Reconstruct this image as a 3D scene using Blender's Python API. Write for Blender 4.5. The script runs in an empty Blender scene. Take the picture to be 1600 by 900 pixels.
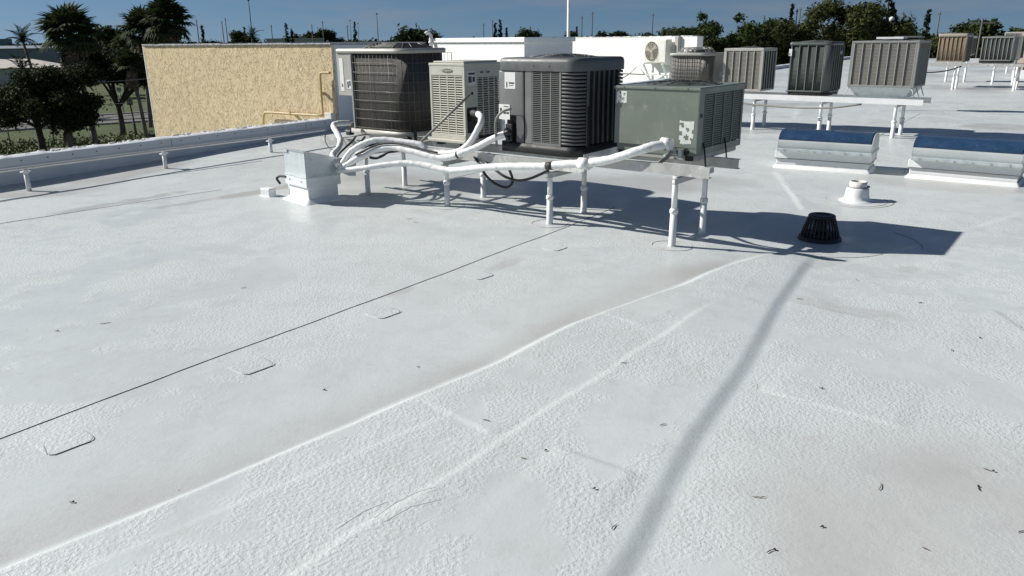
import bpy, bmesh, math, random
import numpy as np
from mathutils import Vector, Matrix
R = math.radians
random.seed(7); rng = np.random.default_rng(7)
S = bpy.context.scene; COL = S.collection

# ------------------------------------------------------------------ camera
cam_d = bpy.data.cameras.new('camera'); cam = bpy.data.objects.new('camera', cam_d); COL.objects.link(cam)
cam_d.sensor_width = 36; cam_d.lens = 27.0; cam_d.clip_start = .05; cam_d.clip_end = 9000
PITCH = math.atan(389/1200); ROLL = R(0.6)
fwd = Vector((0, math.cos(PITCH), -math.sin(PITCH))); rt0 = Vector((1,0,0)); up0 = rt0.cross(fwd)
rt = math.cos(ROLL)*rt0 - math.sin(ROLL)*up0; up = math.sin(ROLL)*rt0 + math.cos(ROLL)*up0
m = Matrix((rt, up, -fwd)).transposed().to_4x4(); m.translation = (0,0,1.65); cam.matrix_world = m
S.camera = cam
# ------------------------------------------------------------------ sky, sun, exposure
SUN_EL = 33.0; SUN_AZ = 166.0                       # direction towards the sun, degrees, azimuth from +X
sd = Vector((math.cos(R(SUN_AZ))*math.cos(R(SUN_EL)), math.sin(R(SUN_AZ))*math.cos(R(SUN_EL)), math.sin(R(SUN_EL))))
W = bpy.data.worlds.new('World'); S.world = W; W.use_nodes = True
nt = W.node_tree; nt.nodes.clear()
def N(t, typ, **k):
    n = t.nodes.new(typ)
    for a, b in k.items():
        setattr(n, a, b)
    return n
sky = N(nt, 'ShaderNodeTexSky', sky_type='NISHITA', sun_disc=False, sun_elevation=R(SUN_EL), sun_rotation=math.atan2(sd.x, sd.y) % (2*math.pi), altitude=0, air_density=1.0, dust_density=0.22, ozone_density=3.0)
skc = N(nt, 'ShaderNodeTexCoord'); skm = N(nt, 'ShaderNodeMapping'); skm.inputs['Location'].default_value = (0,0,.14); nt.links.new(skc.outputs['Generated'], skm.inputs['Vector']); nt.links.new(skm.outputs['Vector'], sky.inputs['Vector'])   # clear dry air: the haze band lies below the horizon
tc = N(nt, 'ShaderNodeTexCoord'); mp = N(nt, 'ShaderNodeMapping'); mp.inputs['Scale'].default_value = (1.6, 1.6, 13)
no = N(nt, 'ShaderNodeTexNoise'); no.inputs['Scale'].default_value = 2.6; no.inputs['Detail'].default_value = 7; no.inputs['Roughness'].default_value = .55
rp = N(nt, 'ShaderNodeValToRGB'); rp.color_ramp.elements[0].position = .45; rp.color_ramp.elements[1].position = .78
rp.color_ramp.elements[1].color = (.42, .42, .42, 1)
mx = N(nt, 'ShaderNodeMix', data_type='RGBA'); mx.inputs['B'].default_value = (5.2, 5.0, 5.1, 1)
bg = N(nt, 'ShaderNodeBackground'); bg.inputs['Strength'].default_value = .05
wo = N(nt, 'ShaderNodeOutputWorld')
hs = N(nt, 'ShaderNodeHueSaturation'); hs.inputs['Saturation'].default_value = 1.1
L = nt.links.new
L(tc.outputs['Generated'], mp.inputs['Vector']); L(mp.outputs['Vector'], no.inputs['Vector']); L(no.outputs['Fac'], rp.inputs['Fac'])
L(sky.outputs['Color'], hs.inputs['Color']); L(hs.outputs['Color'], mx.inputs['A']); L(rp.outputs['Color'], mx.inputs['Factor'])
L(mx.outputs['Result'], bg.inputs['Color']); L(bg.outputs['Background'], wo.inputs['Surface'])
sun_d = bpy.data.lights.new('sun', 'SUN'); sun_d.energy = 5.0; sun_d.angle = R(.53); sun_d.color = (1, .97, .915)
sun = bpy.data.objects.new('sun', sun_d); COL.objects.link(sun); sun.rotation_euler = sd.to_track_quat('Z', 'Y').to_euler(); sun.location = (-30, 10, 30)
S.view_settings.view_transform = 'Standard'; S.view_settings.look = 'None'; S.view_settings.exposure = .28; S.view_settings.gamma = 1

# ------------------------------------------------------------------ materials
MATS = {}
def mat(name, col, rough=.6, metal=0., var=.12, vscale=9., bump=0., bscale=60., dirt=None, dscale=3., spec=.5, trans=0., coords='Object'):
    if name in MATS: return MATS[name]
    M = bpy.data.materials.new(name); M.use_nodes = True; t = M.node_tree; p = t.nodes['Principled BSDF']
    p.inputs['Roughness'].default_value = rough; p.inputs['Metallic'].default_value = metal; p.inputs['Specular IOR Level'].default_value = spec
    c = N(t, 'ShaderNodeTexCoord'); n = N(t, 'ShaderNodeTexNoise'); n.inputs['Scale'].default_value = vscale; n.inputs['Detail'].default_value = 5
    n.inputs['Roughness'].default_value = .62
    t.links.new(c.outputs[coords], n.inputs['Vector'])
    mr = N(t, 'ShaderNodeMapRange'); mr.inputs['From Min'].default_value = .3; mr.inputs['From Max'].default_value = .7
    mr.inputs['To Min'].default_value = 1-var; mr.inputs['To Max'].default_value = 1+var
    t.links.new(n.outputs['Fac'], mr.inputs['Value'])
    v = N(t, 'ShaderNodeVectorMath', operation='SCALE'); v.inputs[0].default_value = col[:3]
    t.links.new(mr.outputs['Result'], v.inputs['Scale']); out = v.outputs['Vector']
    if dirt:
        n2 = N(t, 'ShaderNodeTexNoise'); n2.inputs['Scale'].default_value = dscale; n2.inputs['Detail'].default_value = 6; n2.inputs['Roughness'].default_value = .7
        t.links.new(c.outputs[coords], n2.inputs['Vector'])
        r2 = N(t, 'ShaderNodeMapRange'); r2.inputs['From Min'].default_value = dirt[3]; r2.inputs['From Max'].default_value = dirt[3]+.14
        t.links.new(n2.outputs['Fac'], r2.inputs['Value'])
        x = N(t, 'ShaderNodeMix', data_type='RGBA'); x.inputs['B'].default_value = (*dirt[:3], 1)
        t.links.new(r2.outputs['Result'], x.inputs['Factor']); t.links.new(out, x.inputs['A']); out = x.outputs['Result']
    t.links.new(out, p.inputs['Base Color'])
    rr = N(t, 'ShaderNodeMapRange'); rr.inputs['From Min'].default_value = .3; rr.inputs['From Max'].default_value = .7
    rr.inputs['To Min'].default_value = max(rough-.1, .03); rr.inputs['To Max'].default_value = min(rough+.12, 1)
    t.links.new(n.outputs['Fac'], rr.inputs['Value']); t.links.new(rr.outputs['Result'], p.inputs['Roughness'])
    if bump:
        nb = N(t, 'ShaderNodeTexNoise'); nb.inputs['Scale'].default_value = bscale; nb.inputs['Detail'].default_value = 3
        t.links.new(c.outputs[coords], nb.inputs['Vector'])
        b = N(t, 'ShaderNodeBump'); b.inputs['Strength'].default_value = 1; b.inputs['Distance'].default_value = bump
        t.links.new(nb.outputs['Fac'], b.inputs['Height']); t.links.new(b.outputs['Normal'], p.inputs['Normal'])
    MATS[name] = M; return M
def finmat(name, col, axis, freq, dark=.35, rough=.5, metal=.3):
    """coil fins: thin parallel lines in colour and relief"""
    M = bpy.data.materials.new(name); M.use_nodes = True; t = M.node_tree; p = t.nodes['Principled BSDF']
    c = N(t, 'ShaderNodeTexCoord'); w = N(t, 'ShaderNodeTexWave', wave_type='BANDS', bands_direction=axis); w.inputs['Scale'].default_value = freq; w.inputs['Distortion'].default_value = .15
    n = N(t, 'ShaderNodeTexNoise'); n.inputs['Scale'].default_value = 14; n.inputs['Detail'].default_value = 5
    t.links.new(c.outputs['Object'], w.inputs['Vector']); t.links.new(c.outputs['Object'], n.inputs['Vector'])
    a = N(t, 'ShaderNodeMath', operation='MULTIPLY_ADD'); a.inputs[1].default_value = .6; t.links.new(w.outputs['Fac'], a.inputs[0]); t.links.new(n.outputs['Fac'], a.inputs[2])
    r = N(t, 'ShaderNodeValToRGB'); r.color_ramp.elements[0].position = .3; r.color_ramp.elements[1].position = 1.1
    r.color_ramp.elements[0].color = (*[x*dark for x in col], 1); r.color_ramp.elements[1].color = (*col, 1)
    t.links.new(a.outputs[0], r.inputs['Fac']); t.links.new(r.outputs['Color'], p.inputs['Base Color'])
    p.inputs['Roughness'].default_value = rough; p.inputs['Metallic'].default_value = metal
    b = N(t, 'ShaderNodeBump'); b.inputs['Distance'].default_value = .004; t.links.new(w.outputs['Fac'], b.inputs['Height']); t.links.new(b.outputs['Normal'], p.inputs['Normal'])
    return M
WHITE = mat('white_coating', (.78, .79, .78), .5, var=.05, vscale=7, bump=.0012, bscale=90, dirt=(.5, .48, .43, .66), dscale=5)
WHITEP = mat('white_pipe_wrap', (.80, .80, .78), .55, var=.06, vscale=14, bump=.004, bscale=30, dirt=(.40, .39, .36, .57), dscale=11)
GALV = mat('galvanised_sheet', (.55, .60, .61), .42, .4, var=.14, vscale=12, bump=.0006, bscale=30, dirt=(.4, .42, .42, .6), dscale=4)
STEEL = mat('rail_steel', (.46, .46, .44), .5, .25, var=.14, vscale=8, bump=.001, bscale=60, dirt=(.74, .74, .72, .56), dscale=5)
BLACK = mat('black_rubber', (.016, .016, .017), .55, var=.2)
IRON = mat('black_iron', (.022, .024, .026), .5, .2, var=.25, vscale=20, bump=.0015, bscale=80)
CABLE = mat('grey_conduit', (.23, .225, .2), .5, .1, var=.12)
BEIGE = mat('beige_paint', (.55, .54, .46), .45, var=.07, vscale=5, dirt=(.4, .37, .29, .64), dscale=6, bump=.0004, bscale=200)
TANGREY = mat('tan_grey_paint', (.42, .41, .36), .42, var=.08, vscale=6, dirt=(.3, .28, .23, .64), dscale=6)
DKGREY = mat('dark_grey_plastic', (.105, .108, .107), .42, var=.1, vscale=10, bump=.0004, bscale=260, dirt=(.16, .16, .15, .62), dscale=5)
MIDGREY = mat('mid_grey_paint', (.175, .18, .172), .42, var=.08, vscale=6, bump=.0003, bscale=220, dirt=(.24, .24, .22, .63), dscale=5)
GREEN = mat('grey_green_paint', (.165, .19, .158), .42, var=.09, vscale=4, bump=.0004, bscale=150, dirt=(.27, .28, .25, .58), dscale=7)
GREEND = mat('dark_green_grey_paint', (.10, .115, .108), .42, var=.09, vscale=5, dirt=(.16, .17, .16, .62), dscale=6)
LTGREY = mat('light_grey_paint', (.36, .355, .33), .45, var=.08, vscale=5, dirt=(.25, .24, .21, .62), dscale=6)
TANUNIT = mat('tan_paint', (.37, .33, .265), .5, var=.1, vscale=5, dirt=(.3, .25, .19, .6), dscale=6)
COILV = finmat('coil_vertical_fins', (.085, .08, .072), 'X', 60, .8)
COILD = mat('dark_coil', (.02, .021, .021), .6, .1, var=.25, vscale=40)
COILH = finmat('coil_horizontal_rows', (.185,.175,.155), 'Z', 14, .7, .6, .1)
COILG = finmat('green_grey_coil', (.075,.083,.075), 'Z', 14, .65, .6, .15)
COILT = finmat('tan_coil', (.26,.19,.12), 'Z', 14, .6, .65, .1)
PAPER = mat('label_paper', (.74, .74, .71), .6, var=.05, vscale=20, dirt=(.5, .5, .48, .62), dscale=14)
INK = mat('label_ink', (.05, .05, .055), .6, var=.3, vscale=80)
WIRE = mat('grille_wire', (.17,.165,.15), .45, .3, var=.1)
BLUEFILM = mat('blue_film_lens', (.020, .050, .105), .25, var=.2, vscale=6, dirt=(.5, .54, .57, .64), dscale=13, spec=.6)
PEEL = mat('peeled_label_remains', (.66, .67, .64), .7, var=.1, vscale=30)
TAPE = mat('black_tape', (.03, .03, .03), .6, var=.2)

# ------------------------------------------------------------------ mesh helpers
class MB:
    def __init__(s): s.v = []; s.f = []; s.sm = []
    def add(s, vs, fs, smooth=False):
        o = len(s.v); s.v += [tuple(x) for x in vs]; s.f += [tuple(i+o for i in f) for f in fs]; s.sm += [smooth]*len(fs); return s
    def box(s, x0, x1, y0, y1, z0, z1):
        return s.add([(x0,y0,z0),(x1,y0,z0),(x1,y1,z0),(x0,y1,z0),(x0,y0,z1),(x1,y0,z1),(x1,y1,z1),(x0,y1,z1)],
                     [(0,3,2,1),(4,5,6,7),(0,1,5,4),(1,2,6,5),(2,3,7,6),(3,0,4,7)])
    def bar(s, p, q, w, h, upv=(0,0,1)):
        p = Vector(p); q = Vector(q); d = (q-p).normalized(); u = Vector(upv)
        sx = d.cross(u); sx = (sx if sx.length > 1e-4 else d.cross(Vector((1,0,0)))).normalized(); sy = sx.cross(d).normalized()
        vs = []
        for c in (p, q):
            for a, b in ((-1,-1),(1,-1),(1,1),(-1,1)): vs.append(c + sx*(a*w/2) + sy*(b*h/2))
        return s.add(vs, [(0,1,2,3),(7,6,5,4),(0,4,5,1),(1,5,6,2),(2,6,7,3),(3,7,4,0)])
    def tube(s, pts, r, n=8, smooth=True, cap=True):
        pts = [Vector(p) for p in pts]; k = len(pts); rr = r if isinstance(r, (list, tuple)) else [r]*k
        ref = None; vs = []
        for i, p in enumerate(pts):
            d = (pts[min(i+1, k-1)] - pts[max(i-1, 0)]).normalized()
            if ref is None: ref = d.orthogonal().normalized()
            ref = (ref - d*ref.dot(d)); ref = ref.normalized() if ref.length > 1e-6 else d.orthogonal().normalized()
            b = d.cross(ref)
            for j in range(n):
                a = 2*math.pi*j/n; vs.append(p + (ref*math.cos(a) + b*math.sin(a))*rr[i])
        fs = [(i*n+j, i*n+(j+1) % n, (i+1)*n+(j+1) % n, (i+1)*n+j) for i in range(k-1) for j in range(n)]
        s.add(vs, fs, smooth)
        if cap:
            o = len(s.v) - len(vs)
            s.f += [tuple(o+j for j in range(n-1, -1, -1)), tuple(o+(k-1)*n+j for j in range(n))]; s.sm += [False, False]
        return s
    def lathe(s, prof, n=24, c=(0,0), smooth=True):
        vs = [(c[0]+r*math.cos(2*math.pi*j/n), c[1]+r*math.sin(2*math.pi*j/n), z) for r, z in prof for j in range(n)]
        fs = [(i*n+j, i*n+(j+1) % n, (i+1)*n+(j+1) % n, (i+1)*n+j) for i in range(len(prof)-1) for j in range(n)]
        s.add(vs, fs, smooth); o = len(s.v)-len(vs)
        s.f += [tuple(o+j for j in range(n-1,-1,-1)), tuple(o+(len(prof)-1)*n+j for j in range(n))]; s.sm += [False, False]
        return s
    def prism(s, poly, z0, z1, smooth=False):           # poly counter-clockwise in xy
        n = len(poly); vs = [(x,y,z0) for x, y in poly]+[(x,y,z1) for x, y in poly]
        s.add(vs, [tuple(range(n-1,-1,-1)), tuple(range(n, 2*n))])
        o = len(s.v)-2*n
        s.f += [(o+i, o+(i+1) % n, o+n+(i+1) % n, o+n+i) for i in range(n)]; s.sm += [smooth]*n
        return s
    def extrude(s, poly, a, b):                         # planar polygon (3d points) swept from offset a to offset b
        n = len(poly); a = Vector(a); b = Vector(b)
        vs = [Vector(p)+a for p in poly]+[Vector(p)+b for p in poly]
        return s.add(vs, [tuple(range(n-1,-1,-1)), tuple(range(n, 2*n))]+[(i,(i+1) % n, n+(i+1) % n, n+i) for i in range(n)])
    def mesh(s, name, mt, bevel=0, seg=1):
        me = bpy.data.meshes.new(name); me.from_pydata(s.v, [], s.f); me.update()
        for p, q in zip(me.polygons, s.sm): p.use_smooth = q
        if bevel:
            bm = bmesh.new(); bm.from_mesh(me)
            es = [e for e in bm.edges if len(e.link_faces) == 2 and e.calc_face_angle(0) > .6]
            bmesh.ops.bevel(bm, geom=es, offset=bevel, segments=seg, affect='EDGES', clamp_overlap=True, profile=.6)
            if seg > 1:
                for f in bm.faces: f.smooth = True
            bm.to_mesh(me); bm.free()
        me.materials.append(mt); return me
    def build(s, name, mt, parent=None, bevel=0, seg=1):
        return link(name, s.mesh(name, mt, bevel, seg), parent)
def link(name, me, parent=None, loc=None, rot=None):
    o = bpy.data.objects.new(name, me); COL.objects.link(o)
    if parent is not None: o.parent = parent
    if loc is not None: o.location = loc
    if rot is not None: o.rotation_euler = rot
    return o
def tag(o, label=None, cat=None, group=None, kind=None):
    if label: o['label'] = label
    if cat: o['category'] = cat
    if group: o['group'] = group
    if kind: o['kind'] = kind
    return o
def thing(name, label, cat, loc=(0,0,0), rz=0., group=None):
    o = bpy.data.objects.new(name, None); COL.objects.link(o); o.location = loc; o.rotation_euler = (0,0,rz); o.empty_display_size = .2
    return tag(o, label, cat, group)
def spline(pts, n=6):
    P = [Vector(p) for p in pts]; P = [P[0]*2-P[1]]+P+[P[-1]*2-P[-2]]; out = []
    for i in range(1, len(P)-2):
        for k in range(n):
            t = k/n; a, b, c, d = P[i-1:i+3]
            out.append(.5*((2*b)+(c-a)*t+(2*a-5*b+4*c-d)*t*t+(3*b-a-3*c+d)*t**3))
    out.append(P[-2]); return out
def rrect(x0, x1, y0, y1, r, n=5, which=(1,1,1,1)):     # corners: (x0y0, x1y0, x1y1, x0y1)
    out = []
    for k, (cx, cy, a0) in enumerate(((x0,y0,180),(x1,y0,270),(x1,y1,0),(x0,y1,90))):
        rr = r*which[k]
        if rr <= 0: out.append((cx, cy)); continue
        ccx = cx + (rr if cx == x0 else -rr); ccy = cy + (rr if cy == y0 else -rr)
        for i in range(n+1):
            a = R(a0+90*i/n); out.append((ccx+rr*math.cos(a), ccy+rr*math.sin(a)))
    return out
# ------------------------------------------------------------------ frames of the place
U = R(-38.5); EU = Vector((math.cos(U), math.sin(U), 0)); EV = Vector((-math.sin(U), math.cos(U), 0)); O0 = Vector((.362, 7.073, 0))
def UV(u, v, z=0.): p = O0+EU*u+EV*v; return Vector((p.x, p.y, z))
V57 = R(57); DL = Vector((math.cos(V57), math.sin(V57), 0)); DO = Vector((-DL.y, DL.x, 0)); L0 = Vector((-6.23, 9.42, 0))   # roof edge line
def EDGE(t, out=0., z=0.): p = L0+DL*t+DO*out; return Vector((p.x, p.y, z))
GZ = -4.5
# ------------------------------------------------------------------ roof surface
def vnoise(x, y, s, seed):
    g = np.random.default_rng(seed).random((256,256)); X = x*s; Y = y*s
    xi = np.floor(X).astype(int); yi = np.floor(Y).astype(int); fx = X-xi; fy = Y-yi; fx = fx*fx*(3-2*fx); fy = fy*fy*(3-2*fy)
    a = g[xi % 256, yi % 256]; b = g[(xi+1) % 256, yi % 256]; c = g[xi % 256, (yi+1) % 256]; d = g[(xi+1) % 256, (yi+1) % 256]
    return (a*(1-fx)+b*fx)*(1-fy)+(c*(1-fx)+d*fx)*fy
def sst(t): t = np.clip(t, 0, 1); return t*t*(3-2*t)
B1 = np.array([(-2.6,1.2),(-1.69,2.11),(-1.17,2.6),(-.5,3.34),(-.04,3.8),(.38,4.33),(1.16,5.08),(1.85,5.85),(2.3,6.3)])
RL = np.array([(-.12,1.2),(.345,2.08),(.785,2.96),(1.165,3.62),(1.77,4.78),(2.3,5.74),(2.6,6.3)])
B2 = np.array([(-1.2,1.4),(-.55,2.28),(-.39,2.47),(-.03,2.96),(.3,3.37),(.7,3.92),(1.22,4.59),(1.7,5.2)])
STEPS = [((-.46,3.32),(-.06,2.93),.006,.03),((.5,4.53),(.8,4.22),.004,.025),((1.19,3.44),(1.75,3.0),.006,.03),((.53,2.61),(.15,2.87),.008,.03),((2.31,4.32),(1.82,4.8),.004,.04),
         ((2.32,5.56),(5.01,7.35),-.006,.1),((3.38,9.82),(2.94,7.61),.012,.08),((7.65,20.5),(5.97,16.5),.015,.1),((-4.94,7.26),(-3.07,9.2),.004,.05),((2.9,3.2),(3.05,4.6),.006,.05),((-.25,3.2),(-1.6,1.9),.003,.04)]
def roof_h(x, y):
    x = np.asarray(x, float); y = np.asarray(y, float)
    w1 = (vnoise(x,y,2.2,1)-.5)*.05
    z = (vnoise(x,y,.45,2)-.5)*.010+(vnoise(x,y,1.3,3)-.5)*.006+(vnoise(x,y,4.,4)-.5)*.0028
    z = z*np.clip(1.2-y/40, .3, 1)
    z = z-.055*np.exp(-(((x-2.72)**2+(y-6.58)**2)/1.5**2))
    db = (x-np.interp(y+w1, B1[:,1], B1[:,0]))*.73; dr = (np.interp(y+w1*.6, RL[:,1], RL[:,0])-x)*.89
    fade = sst((6.25-y)/.7)*sst((y+1)/1)
    hb = .031*fade
    fr = np.clip(db, 0, 9)/np.maximum(np.clip(db, 0, 9)+np.clip(dr, 0, 9), .05)
    z = z+(hb-.014*fade*fr)*sst(db/.075+.5)*sst(dr/.095+.5)
    d2 = (x-np.interp(y+w1*1.2, B2[:,1], B2[:,0]))*.8; z = z+.006*sst(d2/.05+.5)*np.exp(-np.clip(d2,0,9)/.35)*sst((4.85-y)/.5)*sst((y+1)/1)
    for (p, q, h, w) in STEPS:
        dx, dy = q[0]-p[0], q[1]-p[1]; l = math.hypot(dx, dy); t = ((x-p[0])*dx+(y-p[1])*dy)/l; d = ((x-p[0])*(-dy)+(y-p[1])*dx)/l+w1*.35
        z = z+h*sst(d/w+.5)*np.exp(-np.clip(d,0,9)/.3)*sst(t/.1)*sst((l-t)/.1)
    t = (x-L0.x)*DL.x+(y-L0.y)*DL.y; s = -((x-L0.x)*DO.x+(y-L0.y)*DO.y)     # s: distance inwards from the roof edge
    z = z+.11*sst((t+.3)/6)*sst((2.6-s)/2.4)
    return z
def rz1(x, y): return float(roof_h(np.array([x]), np.array([y]))[0])
def axis(segs):
    out = []
    for a, b, st in segs: out += list(np.arange(a, b, st))
    out.append(segs[-1][1]); return np.array(out)
xs = axis([(-40,-9,1.),(-9,-4,.06),(-4,-2.6,.03),(-2.6,3.2,.0125),(3.2,6.5,.03),(6.5,12,.1),(12,85,.8)])
ys = axis([(-26,-2,1.),(-2,1.4,.1),(1.4,5.2,.0125),(5.2,9,.02),(9,15,.05),(15,24,.12),(24,75,.6)])
X, Y = np.meshgrid(xs, ys); Zr = roof_h(X, Y); nx, ny = len(xs), len(ys)
idx = np.arange(nx*ny).reshape(ny, nx)
quads = np.stack([idx[:-1,:-1], idx[:-1,1:], idx[1:,1:], idx[1:,:-1]], -1).reshape(-1,4)
qx = (X[:-1,:-1]+X[1:,1:]).reshape(-1)/2; qy = (Y[:-1,:-1]+Y[1:,1:]).reshape(-1)/2
qt = (qx-L0.x)*DL.x+(qy-L0.y)*DL.y; qs = -((qx-L0.x)*DO.x+(qy-L0.y)*DO.y)
quads = quads[(qs > -.15) & (qt > -24) & (qt < 62) & (qs < 45)]
used = np.unique(quads); remap = -np.ones(nx*ny, int); remap[used] = np.arange(len(used)); quads = remap[quads]
co = np.stack([X.ravel(), Y.ravel(), Zr.ravel()], -1)[used]
me = bpy.data.meshes.new('roof'); me.vertices.add(len(co)); me.vertices.foreach_set('co', co.astype(np.float32).ravel())
me.loops.add(quads.size); me.loops.foreach_set('vertex_index', quads.astype(np.int32).ravel())
me.polygons.add(len(quads)); me.polygons.foreach_set('loop_start', np.arange(0, quads.size, 4, dtype=np.int32)); me.polygons.foreach_set('loop_total', np.full(len(quads), 4, dtype=np.int32))
me.polygons.foreach_set('use_smooth', np.ones(len(quads), dtype=bool)); me.update(calc_edges=True)
# silt left where water stands: upstream of the lap beside the drain, and old puddles
cx, cy = co[:,0], co[:,1]
dl = -(cx-np.interp(cy, B1[:,1], B1[:,0]))*.73
dirt = sst(1-(dl-.07)/(.16+.35*vnoise(cx,cy,.9,11)))*sst((dl-.04)/.02)*sst((6.2-cy)/.6)*(.35+.9*vnoise(cx,cy,3.1,12)*vnoise(cx,cy,1.1,14))
dirt = np.maximum(dirt, .8*sst((vnoise(cx,cy,.55,21)-.69)/.12)*(.4+.8*vnoise(cx,cy,3,22)))
dd = np.hypot(cx-2.75, cy-6.4); dirt = np.maximum(dirt, .45*sst(1-(dd-.25)/.9)*vnoise(cx,cy,4,23))
for (px, py, ra, rb, an, am) in ((2.15,4.62,.42,.12,-40,.38),(3.42,4.1,.2,.1,20,.5),(3.0,5.55,.25,.1,30,.45),(-.05,5.7,.22,.08,55,.5),(-.75,5.05,.16,.06,55,.5),(1.28,2.95,.1,.05,0,.35),(-3.0,8.75,.7,.15,50,.95),(-4.2,8.3,.9,.12,52,.8),(-3.5,8.2,.7,.1,52,.7)):
    ca, sa = math.cos(R(an)), math.sin(R(an)); e = np.hypot(((cx-px)*ca+(cy-py)*sa)/ra, (-(cx-px)*sa+(cy-py)*ca)/rb)+(vnoise(cx,cy,7,31)-.5)*.8
    dirt = np.maximum(dirt, am*sst((1.1-e)/.6))
smooth = np.maximum(sst((vnoise(cx,cy,1.6,41)*.45+vnoise(cx,cy,5.2,42)*.35+vnoise(cx,cy,13,43)*.2-.47)/.16), np.clip(dirt*1.4,0,1))
smooth = np.maximum(smooth, sst(1-(dl-.5)/.5)*(dl > 0)*sst((6-cy)/.5)*.85)
drr = (np.interp(cy, RL[:,1], RL[:,0])-cx)*.89; smooth = np.maximum(smooth, .8*sst(1.4-np.abs(drr)/.075)*sst((6.2-cy)/.4))
for nm, arr in (('dirt', dirt), ('smooth', smooth)):
    at = me.attributes.new(nm, 'FLOAT', 'POINT'); at.data.foreach_set('value', arr.astype(np.float32))
def roof_material():
    M = bpy.data.materials.new('white_roof_coating'); M.use_nodes = True; t = M.node_tree; p = t.nodes['Principled BSDF']; K = t.links.new
    g = N(t, 'ShaderNodeNewGeometry')
    def noise(sc, det=4, rough=.55):
        n = N(t, 'ShaderNodeTexNoise'); n.inputs['Scale'].default_value = sc; n.inputs['Detail'].default_value = det; n.inputs['Roughness'].default_value = rough
        K(g.outputs['Position'], n.inputs['Vector']); return n.outputs['Fac']
    def rng_(src, a, b, c=0., d=1.):
        r = N(t, 'ShaderNodeMapRange'); r.interpolation_type = 'SMOOTHSTEP'
        for k, v in zip(('From Min','From Max','To Min','To Max'), (a,b,c,d)): r.inputs[k].default_value = v
        K(src, r.inputs['Value']); return r.outputs['Result']
    def mul(a, b):
        q = N(t, 'ShaderNodeMath', operation='MULTIPLY'); K(a, q.inputs[0]); K(b, q.inputs[1]) if not isinstance(b, float) else setattr(q.inputs[1], 'default_value', b); return q.outputs[0]
    def add(a, b):
        q = N(t, 'ShaderNodeMath', operation='ADD'); K(a, q.inputs[0]); K(b, q.inputs[1]) if not isinstance(b, float) else setattr(q.inputs[1], 'default_value', b); return q.outputs[0]
    def mix(f, a, b):
        x = N(t, 'ShaderNodeMix', data_type='RGBA'); K(f, x.inputs['Factor'])
        for v, s in ((a,'A'),(b,'B')): K(v, x.inputs[s]) if not isinstance(v, tuple) else setattr(x.inputs[s], 'default_value', (*v, 1))
        return x.outputs['Result']
    ad = N(t, 'ShaderNodeAttribute', attribute_name='dirt'); asm = N(t, 'ShaderNodeAttribute', attribute_name='smooth')
    c = mix(rng_(noise(.7, 6, .65), .38, .66), (.60,.635,.62), (.56,.59,.58))
    c = mix(rng_(noise(3.6, 9, .75), .46, .68, 0, .6), c, (.52,.535,.525))
    c = mix(rng_(noise(11, 7, .78), .56, .70, 0, .55), c, (.46,.47,.455))
    c = mix(rng_(noise(38, 3, .6), .62, .75, 0, .35), c, (.50,.51,.50))
    c = mix(mul(ad.outputs['Fac'], .75), c, (.40,.39,.36))
    vo = N(t, 'ShaderNodeTexVoronoi'); vo.inputs['Scale'].default_value = 5.5; K(g.outputs['Position'], vo.inputs['Vector'])   # specks of grit
    sp = mul(rng_(vo.outputs['Distance'], .018, .032, 1, 0), rng_(noise(2.0, 3), .52, .6))
    c = mix(mul(sp, .85), c, (.12,.10,.08))
    sy = N(t, 'ShaderNodeSeparateXYZ'); K(g.outputs['Position'], sy.inputs[0])
    c = mix(mul(rng_(noise(5.5, 7, .72), .55, .66, 0, .5), rng_(sy.outputs['Y'], 6.5, 13)), c, (.43,.44,.43))
    K(c, p.inputs['Base Color'])
    inv = N(t, 'ShaderNodeMath', operation='SUBTRACT'); inv.inputs[0].default_value = 1; K(asm.outputs['Fac'], inv.inputs[1])
    h1 = mul(rng_(noise(62, 2, .45), .40, .62), inv.outputs[0])
    h2 = mul(mul(rng_(noise(24, 3, .5), .42, .6), inv.outputs[0]), .5)
    h = add(add(h1, h2), mul(noise(120, 3, .6), .22))
    h = add(h, mul(noise(7, 6, .68), 2.0)); h = add(h, mul(noise(2.6, 6, .62), 4.2))
    sx = N(t, 'ShaderNodeSeparateXYZ'); K(g.outputs['Position'], sx.inputs[0]); old = rng_(sx.outputs['Y'], 6.5, 12.5)      # the older, wrinkled membrane beyond the stand
    h = add(h, mul(mul(noise(4.2, 6, .66), old), 13.0))
    b = N(t, 'ShaderNodeBump'); b.inputs['Strength'].default_value = .9; b.inputs['Distance'].default_value = .0011; K(h, b.inputs['Height']); K(b.outputs['Normal'], p.inputs['Normal'])
    K(rng_(asm.outputs['Fac'], 0, 1, .5, .36), p.inputs['Roughness']); p.inputs['Specular IOR Level'].default_value = .45
    return M
ROOFM = roof_material(); me.materials.append(ROOFM)
roof = tag(link('roof', me), kind='structure')
# body of the building below the roof
mb = MB()
c4 = [EDGE(-24, .12), EDGE(-24, -45), EDGE(62, -45), EDGE(62, .12)]
mb.prism([(p.x, p.y) for p in c4], GZ, -.16)
tag(mb.build('building_body', mat('stucco_cream', (.6,.52,.38), .85, var=.06, bump=.004, bscale=30)), kind='structure')

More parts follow.
